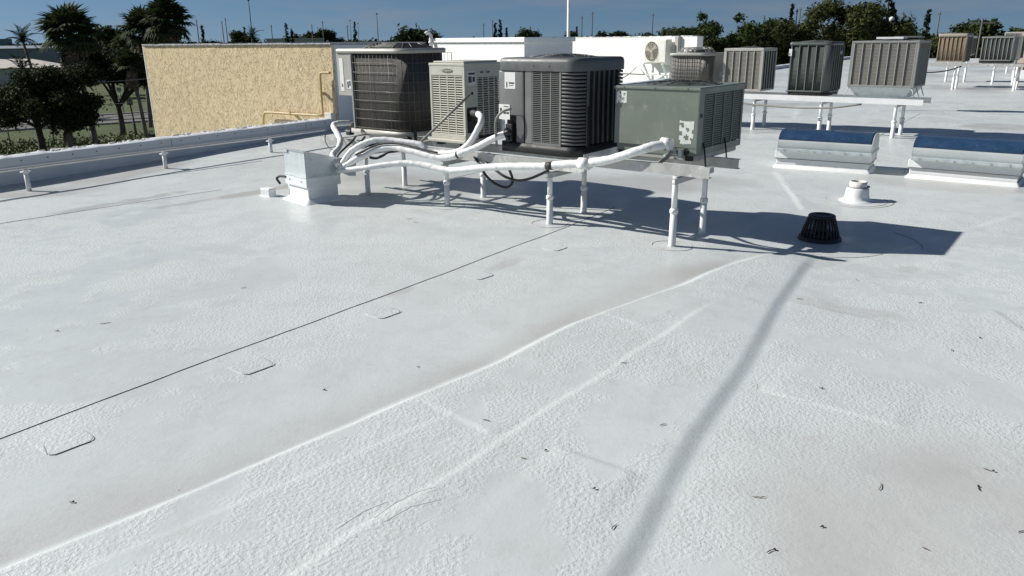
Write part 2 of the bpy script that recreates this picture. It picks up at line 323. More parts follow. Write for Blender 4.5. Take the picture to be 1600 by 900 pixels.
# ------------------------------------------------------------------ seams, patches and flashing discs of the membrane (pieces of the roof)
SEAMM = mat('seam_shade_and_joint', (.10,.10,.10), .8, var=.3, vscale=20)  # dark strips painted in as shade of the lap steps; also colours dark joints
def strip_on_roof(name, pts, w, mt, lift=.003, step=.05, seedn=0, jit=.004):
    pts = [Vector((p[0], p[1], 0)) for p in pts]; q = []
    for a, b in zip(pts, pts[1:]):
        n = max(1, int((b-a).length/step)); q += [a.lerp(b, i/n) for i in range(n)]
    q.append(pts[-1]); rr = random.Random(seedn+5); mbx = MB(); vs = []; off = 0
    for i, p in enumerate(q):
        d = (q[min(i+1,len(q)-1)]-q[max(i-1,0)]).normalized(); s = Vector((-d.y, d.x, 0)); off = off*.85+rr.uniform(-jit, jit)
        ww = w*rr.uniform(.55, 1.25)
        for k in (-.5, .5):
            c = p+s*(off+k*ww); vs.append((c.x, c.y, rz1(c.x, c.y)+lift))
    n = len(q); vs += [(x, y, z-.006) for x, y, z in vs]
    fs = [(2*i, 2*i+2, 2*i+3, 2*i+1) for i in range(n-1)]+[(2*i, 2*i+2*n, 2*i+2+2*n, 2*i+2) for i in range(n-1)]+[(2*i+1, 2*i+3, 2*i+3+2*n, 2*i+1+2*n) for i in range(n-1)]
    mbx.add(vs, fs); return mbx.build(name, mt, roof)
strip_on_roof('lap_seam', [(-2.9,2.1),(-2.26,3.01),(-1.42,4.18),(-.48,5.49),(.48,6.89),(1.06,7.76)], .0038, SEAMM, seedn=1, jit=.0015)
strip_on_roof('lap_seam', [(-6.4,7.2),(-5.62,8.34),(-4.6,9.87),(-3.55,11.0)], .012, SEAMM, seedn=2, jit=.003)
strip_on_roof('lap_seam', [(-5.7,6.2),(-4.94,7.3),(-3.4,8.95)], .006, mat('seam_faint', (.36,.35,.33), .8, var=.3), seedn=3, jit=.003)
strip_on_roof('lap_seam', [(5.9,12.7),(7.6,15.2),(9,17.2)], .012, MATS['seam_faint'], seedn=4, jit=.003)
strip_on_roof('lap_seam', [(-1.24,8.9),(-.5,9.9),(.3,11.0)], .008, MATS['seam_faint'], seedn=5, jit=.003)
def patch(cx, cy, w, d, ang, th=.0035):
    base = rz1(cx, cy); poly = [Vector((x*math.cos(ang)-y*math.sin(ang)+cx, x*math.sin(ang)+y*math.cos(ang)+cy, 0)) for x, y in rrect(-w/2, w/2, -d/2, d/2, .028, 4)]
    m1 = MB(); n = len(poly); vs = [(p.x, p.y, rz1(p.x, p.y)+th) for p in poly]+[(p.x, p.y, rz1(p.x, p.y)-.004) for p in poly]+[(cx, cy, base+th)]
    m1.add(vs, [(i, (i+1) % n, 2*n) for i in range(n)]+[(n+i, n+(i+1) % n, (i+1) % n, i) for i in range(n)])
    o = m1.build('patch', ROOFM, roof)
    a, b = -.48*w, .5*w                                         # dark line painted in as shade of the edges facing away from the sun
    e = [(-w/2+.02, d/2-.05), (-w/2, -d/2+.03), (-w/2+.02, -d/2), (0, -d/2), (w/2-.03, -d/2), (w/2, -d/2+.03), (w/2, d/2-.06)]
    e = [(x*math.cos(ang)-y*math.sin(ang)+cx, x*math.sin(ang)+y*math.cos(ang)+cy) for x, y in e]
    return o, e
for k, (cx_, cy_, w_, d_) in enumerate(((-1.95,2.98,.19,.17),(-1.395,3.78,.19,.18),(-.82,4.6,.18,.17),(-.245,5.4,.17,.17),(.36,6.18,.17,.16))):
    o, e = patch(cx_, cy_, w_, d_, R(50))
    strip_on_roof('patch_edge', e[1:] if k else e, .0034 if k < 3 else .0026, mat('patch_edge_shade', (.22,.22,.215), .8, var=.4, vscale=30), lift=.0042, step=.02, seedn=20+k, jit=.0008)
FAINT = MATS['seam_faint']
SCUFF = mat('scuff', (.47,.465,.445), .8, var=.15, vscale=30)
for k, pts in enumerate(([(-.50,2.36),(-.44,2.46),(-.36,2.53),(-.30,2.55)], [(-.46,2.33),(-.38,2.42),(-.27,2.47)], [(-.62,2.3),(-.55,2.4),(-.47,2.46)], [(1.22,3.50),(1.19,3.42),(1.24,3.36),(1.4,3.28)], [(1.85,4.79),(1.95,4.72),(2.1,4.66)])):
    strip_on_roof('scuff_mark', pts, .0045, SCUFF, lift=.0008, step=.02, seedn=40+k, jit=.001)
def ring(cx, cy, r, seedn, a0=0, a1=360, w=.004, mt=FAINT):
    n = 40; strip_on_roof('flashing_disc_edge', [(cx+r*math.cos(R(a0+(a1-a0)*i/n)), cy+r*math.sin(R(a0+(a1-a0)*i/n))) for i in range(n+1)], w, mt, lift=.003, step=.05, seedn=seedn, jit=.001)

# ------------------------------------------------------------------ roof edge parapet, with metal coping strip, plus the stretch beyond
PARW = mat('parapet_white', (.66,.68,.70), .6, var=.07, vscale=3, bump=.004, bscale=14, dirt=(.45,.44,.42,.64), dscale=3)
def parapet(label, t0, t1, top):
    n = int((t1-t0)/.12); p = thing('parapet_wall', label, 'wall', EDGE(t0), V57)
    m1 = MB(); rr = random.Random(int(t0*7)+3); ln = t1-t0
    prof = [(-.02,GZ+.02),(-.02,top-.05),(.0,top-.012),(.06,top),(.22,top-.004),(.26,top-.03),(.26,GZ+.02)]   # (out, z)
    m1b = MB(); vs = []
    for i in range(n+1):
        x = ln*i/n; j = rr.uniform(-.006, .006)
        for k, (o_, z_) in enumerate(prof): vs.append((x, o_+(j if k in (2,3) else 0), z_+(j*1.3 if 2 <= k <= 5 else 0)))
    K_ = len(prof); fs = [(i*K_+k, i*K_+k+1, (i+1)*K_+k+1, (i+1)*K_+k) for i in range(n) for k in range(K_-1)]
    m1.add(vs, [tuple(reversed(f)) for f in fs]+[tuple(range(K_)), tuple(reversed(range(n*K_, n*K_+K_)))]); m1.build('wall', PARW, p)
    return p
PARL = parapet('low white parapet wall with a screwed metal strip along the left roof edge', -24, 5.6, .33)
cop = MB().box(0, 29.55, -.034, -.022, .215, .322).box(0, 29.55, -.05, -.022, .20, .215); cop = cop.build('coping_strip', mat('painted_flashing', (.60,.63,.66), .4, .15, var=.06, vscale=2), PARL)
scr = MB().lathe([(.006,0),(.009,.002),(.009,.006),(.004,.009)], 8).mesh('screw', mat('screw_steel', (.10,.10,.11), .5, .4)); 
for i in range(38):
    link('screw', scr, PARL, (17.5+i*.32, -.034, .275), (R(90),0,0))
for x in (20.3, 23.3, 26.3, 28.9):
    MB().box(x, x+.006, -.0365, -.03, .2, .322).build('strip_joint', SEAMM, PARL)
parapet('low white parapet stretch behind the far row of condenser units', 24.55, 62, .27)
parapet('short low parapet stretch between the stucco wall and the white block', 8.3, 12.08, .3)
parapet('low parapet stretch between the white block and the stained white wall', 14.6, 24.05, .3)
# crumbled mortar bedding along the top of the near parapet
mm = MB(); rr = random.Random(9)
for i in range(420):
    x = rr.uniform(14, 29.4); y = rr.uniform(.1,.24); s = rr.uniform(.012,.035); mm.box(x, x+s*rr.uniform(1,3), y, y+s, .32, .326+s*.35)
mm.build('crumbled_mortar', mat('old_mortar', (.72,.70,.66), .9, var=.2, vscale=30), PARL, .004)
PARL.children[-1]['kind'] = 'stuff'
# gas pipe on short posts in front of the parapet
gp = thing('roof_pipe_run', 'painted pipe on short white posts running along the left parapet', 'pipe')
pd = Vector((math.cos(R(55)), math.sin(R(55)), 0)); pp0 = Vector((-5.7, 9.02, 0))
PIPEM = mat('pipe_paint', (.62,.60,.57), .5, var=.08, vscale=4, dirt=(.4,.36,.31,.6), dscale=5)
a, b = pp0-pd*9, pp0+pd*5.4
MB().tube([(-10.7,1.85,.27),(-6.71,7.57,.268),(-5.7,9.02,.268),(-4.68,10.43,.272),(-3.63,11.72,.28),(-3.0,12.6,.285)], .018, 10).build('pipe', PIPEM, gp)
for k, (x, y) in enumerate(((-7.72,6.12),(-6.71,7.57),(-5.7,9.02),(-4.68,10.43),(-3.63,11.72))):
    z0 = rz1(x, y); d = (Vector((x,y,0))-pp0).dot(pd); c = Vector((x,y,0))
    s1 = MB().tube([(x,y,z0-.02),(x,y,z0+.06),(c.x,c.y,.21)], [.03,.0265,.025], 12).build('post', WHITE, gp)
    MB().bar((c.x-.05*pd.x, c.y-.05*pd.y, .225), (c.x+.05*pd.x, c.y+.05*pd.y, .225), .06, .012).box(c.x-.022,c.x+.022,c.y-.022,c.y+.022,.2,.25).build('saddle', WHITE, s1)

# ------------------------------------------------------------------ stucco wing wall, white wall box, white wall with end
def stucco_material():
    M = bpy.data.materials.new('yellow_stucco'); M.use_nodes = True; t = M.node_tree; p = t.nodes['Principled BSDF']; K = t.links.new
    c = N(t, 'ShaderNodeTexCoord'); mp_ = N(t, 'ShaderNodeMapping'); mp_.inputs['Scale'].default_value = (2.6,2.6,1.25); K(c.outputs['Object'], mp_.inputs['Vector'])
    n = N(t, 'ShaderNodeTexNoise'); n.inputs['Scale'].default_value = 6.5; n.inputs['Detail'].default_value = 4; n.inputs['Distortion'].default_value = .7; K(mp_.outputs['Vector'], n.inputs['Vector'])
    # torn ridges: narrow band of a distorted noise
    s = N(t, 'ShaderNodeMath', operation='SUBTRACT'); s.inputs[1].default_value = .5; K(n.outputs['Fac'], s.inputs[0])
    ab = N(t, 'ShaderNodeMath', operation='ABSOLUTE'); K(s.outputs[0], ab.inputs[0])
    r = N(t, 'ShaderNodeMapRange'); r.inputs['From Min'].default_value = 0; r.inputs['From Max'].default_value = .04; r.inputs['To Min'].default_value = 1; r.inputs['To Max'].default_value = 0; r.interpolation_type = 'SMOOTHSTEP'; K(ab.outputs[0], r.inputs['Value'])
    n2 = N(t, 'ShaderNodeTexNoise'); n2.inputs['Scale'].default_value = 5; n2.inputs['Detail'].default_value = 3; K(c.outputs['Object'], n2.inputs['Vector'])
    r2 = N(t, 'ShaderNodeMapRange'); r2.inputs['From Min'].default_value = .36; r2.inputs['From Max'].default_value = .5; K(n2.outputs['Fac'], r2.inputs['Value'])
    mu = N(t, 'ShaderNodeMath', operation='MULTIPLY'); K(r.outputs['Result'], mu.inputs[0]); K(r2.outputs['Result'], mu.inputs[1])
    n3 = N(t, 'ShaderNodeTexNoise'); n3.inputs['Scale'].default_value = 26; n3.inputs['Detail'].default_value = 4; K(c.outputs['Object'], n3.inputs['Vector'])
    ad = N(t, 'ShaderNodeMath', operation='MULTIPLY_ADD'); ad.inputs[1].default_value = .35; K(n3.outputs['Fac'], ad.inputs[0]); K(mu.outputs[0], ad.inputs[2])
    b = N(t, 'ShaderNodeBump'); b.inputs['Distance'].default_value = .014; b.inputs['Strength'].default_value = 1; K(ad.outputs[0], b.inputs['Height']); K(b.outputs['Normal'], p.inputs['Normal'])
    x = N(t, 'ShaderNodeMix', data_type='RGBA'); x.inputs['A'].default_value = (.82,.67,.42,1); x.inputs['B'].default_value = (.72,.58,.38,1)
    n4 = N(t, 'ShaderNodeTexNoise'); n4.inputs['Scale'].default_value = 1.1; n4.inputs['Detail'].default_value = 7; K(c.outputs['Object'], n4.inputs['Vector']); K(n4.outputs['Fac'], x.inputs['Factor'])
    K(x.outputs['Result'], p.inputs['Base Color']); p.inputs['Roughness'].default_value = .85; p.inputs['Specular IOR Level'].default_value = .2
    return M
STUCCO = stucco_material()
OLDCAP = mat('weathered_cap', (.42,.42,.42), .9, var=.25, vscale=8, bump=.012, bscale=10, dirt=(.62,.62,.6,.55), dscale=5)
WALLW = mat('old_white_paint', (.87,.87,.84), .6, var=.05, vscale=1.5, bump=.006, bscale=9, dirt=(.50,.46,.38,.67), dscale=2.4)
# local axes of these walls: x runs along the roof edge, y outwards (DO)
t_ = 5.66; c0 = EDGE(t_)
yw = thing('stucco_wall', 'pale yellow rough stucco wing wall rising beyond the left parapet', 'wall', c0, V57)
# body as subdivided torn-plaster face: real relief on the near face
mbw = MB(); mbw.box(.04, 2.6, .002, 5.565, GZ, 1.585); mbw.build('wall_core', PARW, yw)
gy, gz_ = 420, 200; yy, zz = np.meshgrid(np.linspace(0, 5.565, gy), np.linspace(-2.2, 1.585, gz_))
rel = np.clip(1-np.abs(vnoise(yy+vnoise(yy,zz,5,52)*.2, zz*.5, 9, 51)-.5)/.07, 0, 1)*sst((vnoise(yy,zz,2.2,53)-.35)/.2)*.004+vnoise(yy,zz,9,54)*.002
vs = np.stack([-rel.ravel(), yy.ravel(), zz.ravel()], -1); ii = np.arange(gy*gz_).reshape(gz_, gy)
fs = np.stack([ii[:-1,:-1], ii[1:,:-1], ii[1:,1:], ii[:-1,1:]], -1).reshape(-1,4)
m2 = MB(); m2.add([tuple(v) for v in vs], [tuple(f) for f in fs], True); m2.build('stucco_face', STUCCO, yw)
MB().box(-.005, .042, 5.5645, 5.59, -2.2, 1.58).build('edge_bead', WALLW, yw)
MB().box(-.004, .04, -.02, .001, -2.2, 1.58).build('corner_bead', STUCCO, yw)
mc = MB(); rr = random.Random(4)
for i in range(28): mc.box(-.03, 2.64, i*.2-.03, i*.2+.168, 1.588, 1.612+rr.uniform(0,.014))
mc.build('cap', OLDCAP, yw, .006)
MB().box(.06, 2.6, -.012, -.001, 0, 1.58).build('inner_face', PARW, yw)
cd = thing('wall_conduit', 'cream painted conduit with elbow and junction box on the stucco wall', 'conduit', c0, V57)
CREAM = mat('cream_paint', (.55,.41,.2), .5, var=.06)
MB().tube(spline([(-.085,1.88,-.1),(-.085,1.87,.2),(-.085,1.82,.33),(-.085,1.7,.36),(-.085,1.2,.36),(-.085,.2,.36)], 5), .021, 10).build('long_run', CREAM, cd)
MB().tube(spline([(-.085,.24,.37),(-.085,.235,.7),(-.085,.225,1.05),(-.085,.20,1.105),(-.085,.14,1.115),(-.085,-.03,1.115)], 5), .02, 10).build('riser', CREAM, cd)
MB().box(-.12, 0, .0, .17, .26, .42).build('junction_box', mat('pale_box', (.74,.71,.62), .5), cd, .006)
for y, z in ((1.1,.36),(.235,.75)): MB().box(-.11, .002, y-.014, y+.014, z-.03, z+.03).build('strap', CREAM, cd, .002)
# white box wall with a shaded side
t1 = 12.1; wb = thing('white_wall_box', 'white plastered block with slab cap and shaded right side behind the condensers', 'wall', EDGE(t1), V57)
sk = (math.sin(R(20)), math.cos(R(20))); MB().prism([(0,0),(2.45,0),(2.45+4.3*sk[0],4.3*sk[1]),(4.3*sk[0],4.3*sk[1])], GZ, 1.57).build('block', WALLW, wb)
MB().prism([(-.085,-.06),(2.51,-.06),(2.55+4.36*sk[0],4.36*sk[1]),(-.06+4.36*sk[0],4.36*sk[1])], 1.572, 1.69).build('slab_cap', WALLW, wb, .01)
# white wall that carries the small heat pump
t2 = 24.1; ww = thing('white_wall', 'stained white wall carrying the small wall-hung heat pump', 'wall', EDGE(t2), V57-R(20))
def WWP(x, y, z): q = EDGE(t2)+Matrix.Rotation(V57-R(20), 3, 'Z') @ Vector((x, y, 0)); return Vector((q.x, q.y, z))
MB().box(0, .34, 0, 13, GZ, 1.66).build('wall', WALLW, ww)
m3 = MB(); rr = random.Random(14)
for i in range(65): m3.box(-.015, .36, i*.2, i*.2+.197, 1.663, 1.69+rr.uniform(-.008,.02))
m3.build('cap', WALLW, ww, .008)
MB().box(-.05, -.001, .05, 12.9, .28, .34).build('base_flashing', WALLW, ww)
mast = thing('white_mast', 'tall thin white mast standing behind the white block', 'mast', EDGE(14.95, .35, GZ))
p_ = MB().lathe([(.055,0),(.055,5.6),(.045,5.62),(.042,7.25),(.02,7.28)], 12).build('pole', WHITE, mast); MB().lathe([(.09,4.1),(.09,4.2),(.06,4.25)], 12).build('collar', WHITE, p_)
gv = thing('gooseneck_vent', 'small white gooseneck vent at the left end of the white block', 'vent pipe', EDGE(13.45, 3.95, 1.25), 0)
MB().tube(spline([(0,0,-1.2),(0,0,.35),(-.01,0,.52),(-.08,-.02,.6),(-.15,-.03,.56)],5), .05, 10).build('pipe', WHITE, gv); MB().lathe([(.07,.3),(.075,.33),(.07,.36)], 10).build('collar', WHITE, gv)

# ------------------------------------------------------------------ rooftop equipment stands
def make_post(parent, x, y, top, r=.027, collar=.5, disc=True, seedn=0):
    z0 = rz1(x, y); h = top-z0; zc = z0+h*collar
    p = MB().tube([(x,y,z0-.03),(x,y,z0+.012),(x,y,zc)], [r*1.5,r*1.08,r*1.02], 14).build('post', WHITE, parent)
    MB().tube([(x,y,zc),(x,y,top)], r*.86, 12).build('upper_tube', WHITE, p)
    MB().lathe([(r*1.05,zc-.03),(r*1.28,zc-.022),(r*1.28,zc+.004),(r*.9,zc+.016)], 14, (x,y)).build('collar', WHITE, p)
    MB().lathe([(.006,0),(.006,.02)], 6).build('bolt', STEEL, p).matrix_local = Matrix.Translation((x-r*.6, y-r*.95, zc-.01)) @ Matrix.Rotation(R(90), 4, 'X')
    if disc: ring(x, y, .17, seedn, 0, 360, .0035)
    return p
def channel(p, q, h, w, t=.006):                    # C channel from p to q, web on the near side, flanges inwards
    p = Vector(p); q = Vector(q); d = (q-p).normalized(); s = Vector((-d.y, d.x, 0)); m1 = MB()
    m1.extrude([p, p+Vector((0,0,h)), p+Vector((0,0,h))+s*t, p+s*t], (0,0,0), q-p)
    m1.extrude([p+s*t+Vector((0,0,h-t)), p+s*t+Vector((0,0,h)), p+s*w+Vector((0,0,h)), p+s*w+Vector((0,0,h-t))], (0,0,0), q-p)
    m1.extrude([p+s*t, p+s*t+Vector((0,0,t)), p+s*w+Vector((0,0,t)), p+s*w], (0,0,0), q-p)
    return m1
st = thing('equipment_stand', 'long pipe-legged steel stand carrying the near row of condensers', 'stand', UV(0,0,0))
INV = st.location.copy()
def chl(o): o.location = o.location - INV; return o     # children are modelled in world coordinates
for k, (u, top) in enumerate(((-2.54,.49),(-1.31,.49),(0,.49),(1.27,.565))):
    a, b = UV(u, .0), UV(u, .58)
    for q in (a, b): chl(make_post(st, q.x, q.y, top, .028, .52, k > 0 and q is a, 60+k))
    a2, b2 = UV(u-.005, -.07, top-.03), UV(u-.005, .68, top-.03)
    chl(channel(a2+EU*.035-Vector((0,0,.03)), b2+EU*.035-Vector((0,0,.03)), .045, .04).build('crossbar', STEEL, st))
for v in (.02, .60):
    chl(channel(UV(-3.35, v, .495), UV(.36, v, .495), .085, .045).build('rail', STEEL, st, 0))
    chl(channel(UV(.42, v-.02, .57), UV(1.56, v-.02, .57), .085, .045).build('rail', STEEL, st))
for u in (-3.0, -1.95): chl(MB().bar(UV(u, .045, .585), UV(u, .62, .585), .06, .008).build('tie_plate', STEEL, st))
pl = MB().extrude([UV(.36,.0,.585), UV(.36,.0,.665), UV(.33,.95,.675), UV(.33,.95,.585)], EU*.002, EU*.006); chl(pl.build('flashing_plate', GALV, st))
def sticker(parent, x0, x1, z0, z1, face, off, bars=(), name='label_sticker'):
    """thin paper label on a unit: face 'f' lies on y=off (front), 'r' on x=off (right side)"""
    m1 = MB(); e = .0022
    m1.box(x0, x1, off-e, off, z0, z1) if face == 'f' else m1.box(off, off+e, x0, x1, z0, z1)
    o = m1.build(name, PAPER, parent)
    if bars:
        m2 = MB()
        for a, b, c, d in bars:
            X0, X1 = x0+(x1-x0)*a, x0+(x1-x0)*b; Z0, Z1 = z0+(z1-z0)*c, z0+(z1-z0)*d
            m2.box(X0, X1, off-e-.0008, off-e+.0004, Z0, Z1) if face == 'f' else m2.box(off+e-.0004, off+e+.0008, X0, X1, Z0, Z1)
        m2.build('print', INK, o)
    return o
def louvers(parent, face, off, a0, a1, z0, z1, cols, rows, mt, gap=.012, hfrac=.62, back=COILD, depth=.03):
    """pressed louvre field: each slat its own part; a dark coil panel lies behind"""
    cw = (a1-a0)/cols; ph = (z1-z0)/rows; sw = cw-gap; sh = ph*hfrac
    m1 = MB(); P = [(0,.0,0),(0,-.007,sh*.25),(0,-.008,sh*.4),(0,.004,sh),(0,.012,sh)]
    if face == 'f': m1.extrude([(0,y,z) for _, y, z in P], (0,0,0), (sw,0,0))
    else: m1.extrude([(-y,0,z) for _, y, z in P], (0,0,0), (0,sw,0))
    me1 = m1.mesh('slat', mt)
    for c in range(cols):
        for r in range(rows):
            a = a0+c*cw+gap/2; z = z0+r*ph+ph*(1-hfrac)/2
            link('slat', me1, parent, (a, off, z) if face == 'f' else (off, a, z))
    m2 = MB()
    for c in range(cols+1):
        a = a0+c*cw; lo, hi = max(a-gap/2, a0-.002), min(a+gap/2, a1+.002)
        m2.box(lo, hi, off-.004, off+.01, z0, z1) if face == 'f' else m2.box(off-.01, off+.004, lo, hi, z0, z1)
    m2.build('mullions', mt, parent)
    m3 = MB(); m3.box(a0, a1, off+depth, off+depth+.01, z0, z1) if face == 'f' else m3.box(off-depth-.01, off-depth, a0, a1, z0, z1)
    m3.build('coil_panel', back, parent)
def feet(parent, w, d, z=-.03, mt=BLACK):
    for x in (.08, w-.08):
        for y in (.06, d-.06): MB().box(x-.035, x+.035, y-.035, y+.035, z, .002).build('foot', mt, parent, .004)
def fan_guard(parent, cx, cy, r, z, h=.04, mt=BLACK, rings=7, spokes=12):
    m1 = MB()
    for k in range(1, rings+1):
        rr_ = r*k/rings; zz_ = z+h*(1-(k/rings)**2)
        m1.tube([(cx+rr_*math.cos(2*math.pi*i/28), cy+rr_*math.sin(2*math.pi*i/28), zz_) for i in range(29)], .003, 4, cap=False)
    for s_ in range(spokes):
        a = 2*math.pi*s_/spokes; m1.tube([(cx+r*q*math.cos(a), cy+r*q*math.sin(a), z+h*(1-q*q)) for q in (0,.33,.66,1)], .0035, 4)
    g = m1.build('fan_guard', mt, parent)
    b = MB().lathe([(r*.98, z-.012),(r*.98, z-.006)], 28, (cx,cy)).build('fan_opening', COILD, parent)
    return g
def unit_empty(name, label, cx, cy, th, w, z0, cat='condenser', group=None):
    t = R(th); a = Vector((math.cos(t), math.sin(t), 0)); p = Vector((cx, cy, z0))-a*w
    return thing(name, label, cat, p, t, group)

# --- large wire-grille condenser (left end of the near row)
w, d, h = 1.14, .74, .945
A = unit_empty('condenser_unit', 'large condenser with dark coil behind a wire grille, nearest the stucco wall', -1.125, 8.61, -38.5, w, .62)
cap = rrect(-.012, w+.012, -.012, d+.012, .2, 8, (.25,1,1,.25))
tc_ = MB().prism(cap, h-.052, h-.006, True).prism(rrect(0,w,0,d,.19,8,(.25,1,1,.25)), h-.006, h, True).build('top_cap', TANGREY, A)
MB().prism(rrect(.18,w,0,d,.2,8,(0,1,1,0)), 0, .05, True).prism(rrect(.0,w,.05,d,.15,6,(0,1,1,0)), .0, .012).build('base_pan', TANGREY, A)
MB().prism(rrect(.27,w-.02,.022,d-.02,.19,10,(0,1,1,0)), .05, h-.052, True).build('coil', COILV, A)
wg = MB(); path = rrect(.26, w-.002, .004, d, .2, 10, (0,1,0,0)); path = path[:12]+[(w-.002, d)]
pth = [Vector((*q,0)) for q in path]; cum = [0]
for i in range(1, len(pth)): cum.append(cum[-1]+(pth[i]-pth[i-1]).length)
def on_path(s):
    for i in range(1, len(pth)):
        if s <= cum[i]+1e-9: return pth[i-1].lerp(pth[i], (s-cum[i-1])/max(cum[i]-cum[i-1],1e-6))
    return pth[-1]
for k in range(9):
    z = .07+k*.103; wg.tube([(q.x,q.y,z) for q in pth], .0026, 5)
nn = 25
for i in range(nn+1):
    q = on_path(cum[-1]*i/nn); wg.tube([(q.x,q.y,.05),(q.x,q.y,h-.052)], .002 if i % 5 else .0036, 4)
wg.build('wire_guard', WIRE, A)
cp = MB().box(.0, .255, .0, .25, .42, h-.053).build('control_panel', TANGREY, A, .006)
sticker(A, .05, .115, .47, .84, 'f', -.001, ((.35,.7,.13,.19),(.3,.65,.2,.23)))
sticker(A, .16, .235, .50, .60, 'f', -.001, ((.15,.5,.1,.8),(.6,.9,.3,.9)))
MB().box(.235, .262, -.004, .03, .05, h-.053).build('corner_post', LTGREY, A, .003)
MB().box(.02, .2, .3, .32, .0, .42).build('rear_post', TANGREY, A)
# domed discharge grille
gd = MB(); pl1 = rrect(.28, w-.1, .06, d-.06, .22, 6); pl2 = rrect(.44, w-.22, .2, d-.2, .12, 6); n = len(pl1)
gd.add([(x,y,h) for x,y in pl1]+[(x,y,h+.05) for x,y in pl2], [(i,(i+1) % n,n+(i+1) % n,n+i) for i in range(n)]+[tuple(range(n,2*n))]); gd.build('discharge_grille', COILD, A)
gr = MB()
for i in range(0, n, 2): gr.tube([(*pl1[i], h+.004),(*pl2[i], h+.055)], .006, 5)
for q in (.25,.5,.75,1): gr.tube([(pl1[i % n][0]*(1-q)+pl2[i % n][0]*q, pl1[i % n][1]*(1-q)+pl2[i % n][1]*q, h+.004+.05*q) for i in range(n+1)], .0035, 4)
gr.build('grille_ribs', WIRE, A)
MB().box(w+.0,w+.006,.08,.12,-.06,.14).build('hold_down_strap', BLACK, A); feet(A, w, d, -.042)
MB().box(.06,.2,.02,.12,.02,.12).build('service_valve', BLACK, A, .01)

# --- slim beige louvred condenser
w, d, h = .49, .60, .80
B = unit_empty('condenser_unit', 'slim beige louvred condenser with a dark oval badge', -.46, 8.05, -38.5, w, .622)
MB().box(.02,w-.02,.045,d-.04,.0,h-.04).build('core', COILD, B)
MB().box(-.006,w+.006,-.006,d+.006,h-.028,h).box(.03,w-.03,.03,d-.03,h,h+.018).build('top_cap', BEIGE, B, .006)
for x in (0, w-.028):
    for y in (0, d-.028): MB().box(x, x+.028, y, y+.028, .0, h-.028).build('corner_post', BEIGE, B, .003)
MB().box(.028,w-.028,.0,.012,.68,h-.028).build('badge_panel', BEIGE, B)
bd = MB().extrude([(.255+.075*math.cos(a), -.001, .725+.02*math.sin(a)) for a in np.linspace(0,2*math.pi,25)[:-1]], (0,-.004,0), (0,.001,0)).build('badge', mat('badge_dark', (.13,.135,.11), .4), B)
mq = MB(); rr = random.Random(2)
for i in range(7): mq.box(.195+i*.018, .195+i*.018+.009, -.0058, -.0048, .716+rr.uniform(0,.004), .734)
mq.build('badge_lettering', BEIGE, bd)
louvers(B, 'f', .008, .028, w-.028, .085, .68, 4, 25, BEIGE, .014, .6)
MB().box(.0,w,-.004,.014,.03,.085).build('lower_panel', BEIGE, B, .003)
MB().box(-.03,w+.02,-.04,d+.02,-.004,.03).build('base_pan', BEIGE, B, .006)
MB().box(w-.012,w,.028,.2,.36,h-.028).build('service_panel', BEIGE, B, .002)
MB().box(w-.012,w,.028,.2,.03,.10).build('valve_panel', BEIGE, B)
sticker(B, .045, .17, .58, .72, 'r', w+.0005, ((.1,.9,.75,.9),(.1,.5,.2,.65),(.6,.9,.25,.6)), 'rating_label')
MB().lathe([(.016,0),(.016,.004)], 14).build('knockout', BLACK, B).matrix_local = Matrix.Translation((w+.002,.11,.5)) @ Matrix.Rotation(R(90),4,'Y')
MB().box(w-.012,w,.2,d-.028,.655,h-.028).build('upper_side_panel', BEIGE, B)
for y in (.27,.37): MB().extrude([(w+.001, y+.03*math.cos(a), .705+.012*math.sin(a)) for a in np.linspace(0,2*math.pi,17)[:-1]], (0,0,0), (.003,0,0)).build('side_badge', mat('badge_dark',(0,0,0)), B)
louvers(B, 'r', w-.008, .2, d-.028, .06, .655, 4, 25, BEIGE, .014, .6)
vb = MB().box(w-.02,w+.03,.07,.15,.22,.3).tube([(w,.1,.27),(w+.05,.08,.28)], .018, 8).build('service_valve', BLACK, B, .004); feet(B, w, d, -.04)

# --- dark grey condenser with rounded corners
w, d, h = .92, .82, .865
Cc = unit_empty('condenser_unit', 'big dark grey condenser with rounded louvred corners and two white labels', .60, 6.95, -40, w, .62)
rc = .13
MB().prism(rrect(-.004,w+.004,-.004,d+.004,rc,8,(.5,1,1,1)), 0, .09, True).build('base', BLACK, Cc)
cm = rrect(-.008,w+.008,-.008,d+.008,rc+.005,8,(.45,1,1,1)); c2 = rrect(.02,w-.02,.02,d-.02,rc-.02,8,(.45,1,1,1)); n = len(cm)
mk = MB(); lv = [(cm,h-.115),(cm,h-.04),([(x*.75+x2*.25,y*.75+y2*.25) for (x,y),(x2,y2) in zip(cm,c2)],h-.012),(c2,h)]
mk.add([(x,y,z) for pl_,z in lv for x,y in pl_], [(k*n+i,k*n+(i+1) % n,(k+1)*n+(i+1) % n,(k+1)*n+i) for k in range(3) for i in range(n)], True); mk.add([(x,y,h) for x,y in c2], [tuple(range(n))]); mk.add([(x,y,h-.115) for x,y in cm], [tuple(reversed(range(n)))])
mk.build('top_cap', DKGREY, Cc)
MB().prism(rrect(.06,w-.03,.03,d-.03,rc-.03,8,(0,1,1,1)), .09, h-.115, True).build('core', COILD, Cc)
MB().box(.0,.30,.0,.06,.34,h-.115).build('control_panel', MIDGREY, Cc, .012, 2)
MB().box(.21,.30,.004,.05,.09,.34).box(.06,.21,.05,.06,.09,.34).build('lower_recess_panel', DKGREY, Cc)
MB().box(.302,.318,.012,.05,.09,h-.115).build('panel_gap', BLACK, Cc)
MB().box(.318,.40,.0,.04,.09,h-.115).build('filler_panel', MIDGREY, Cc, .003)
louvers(Cc, 'f', .006, .405, .715, .11, h-.12, 3, 38, MIDGREY, .014, .6)
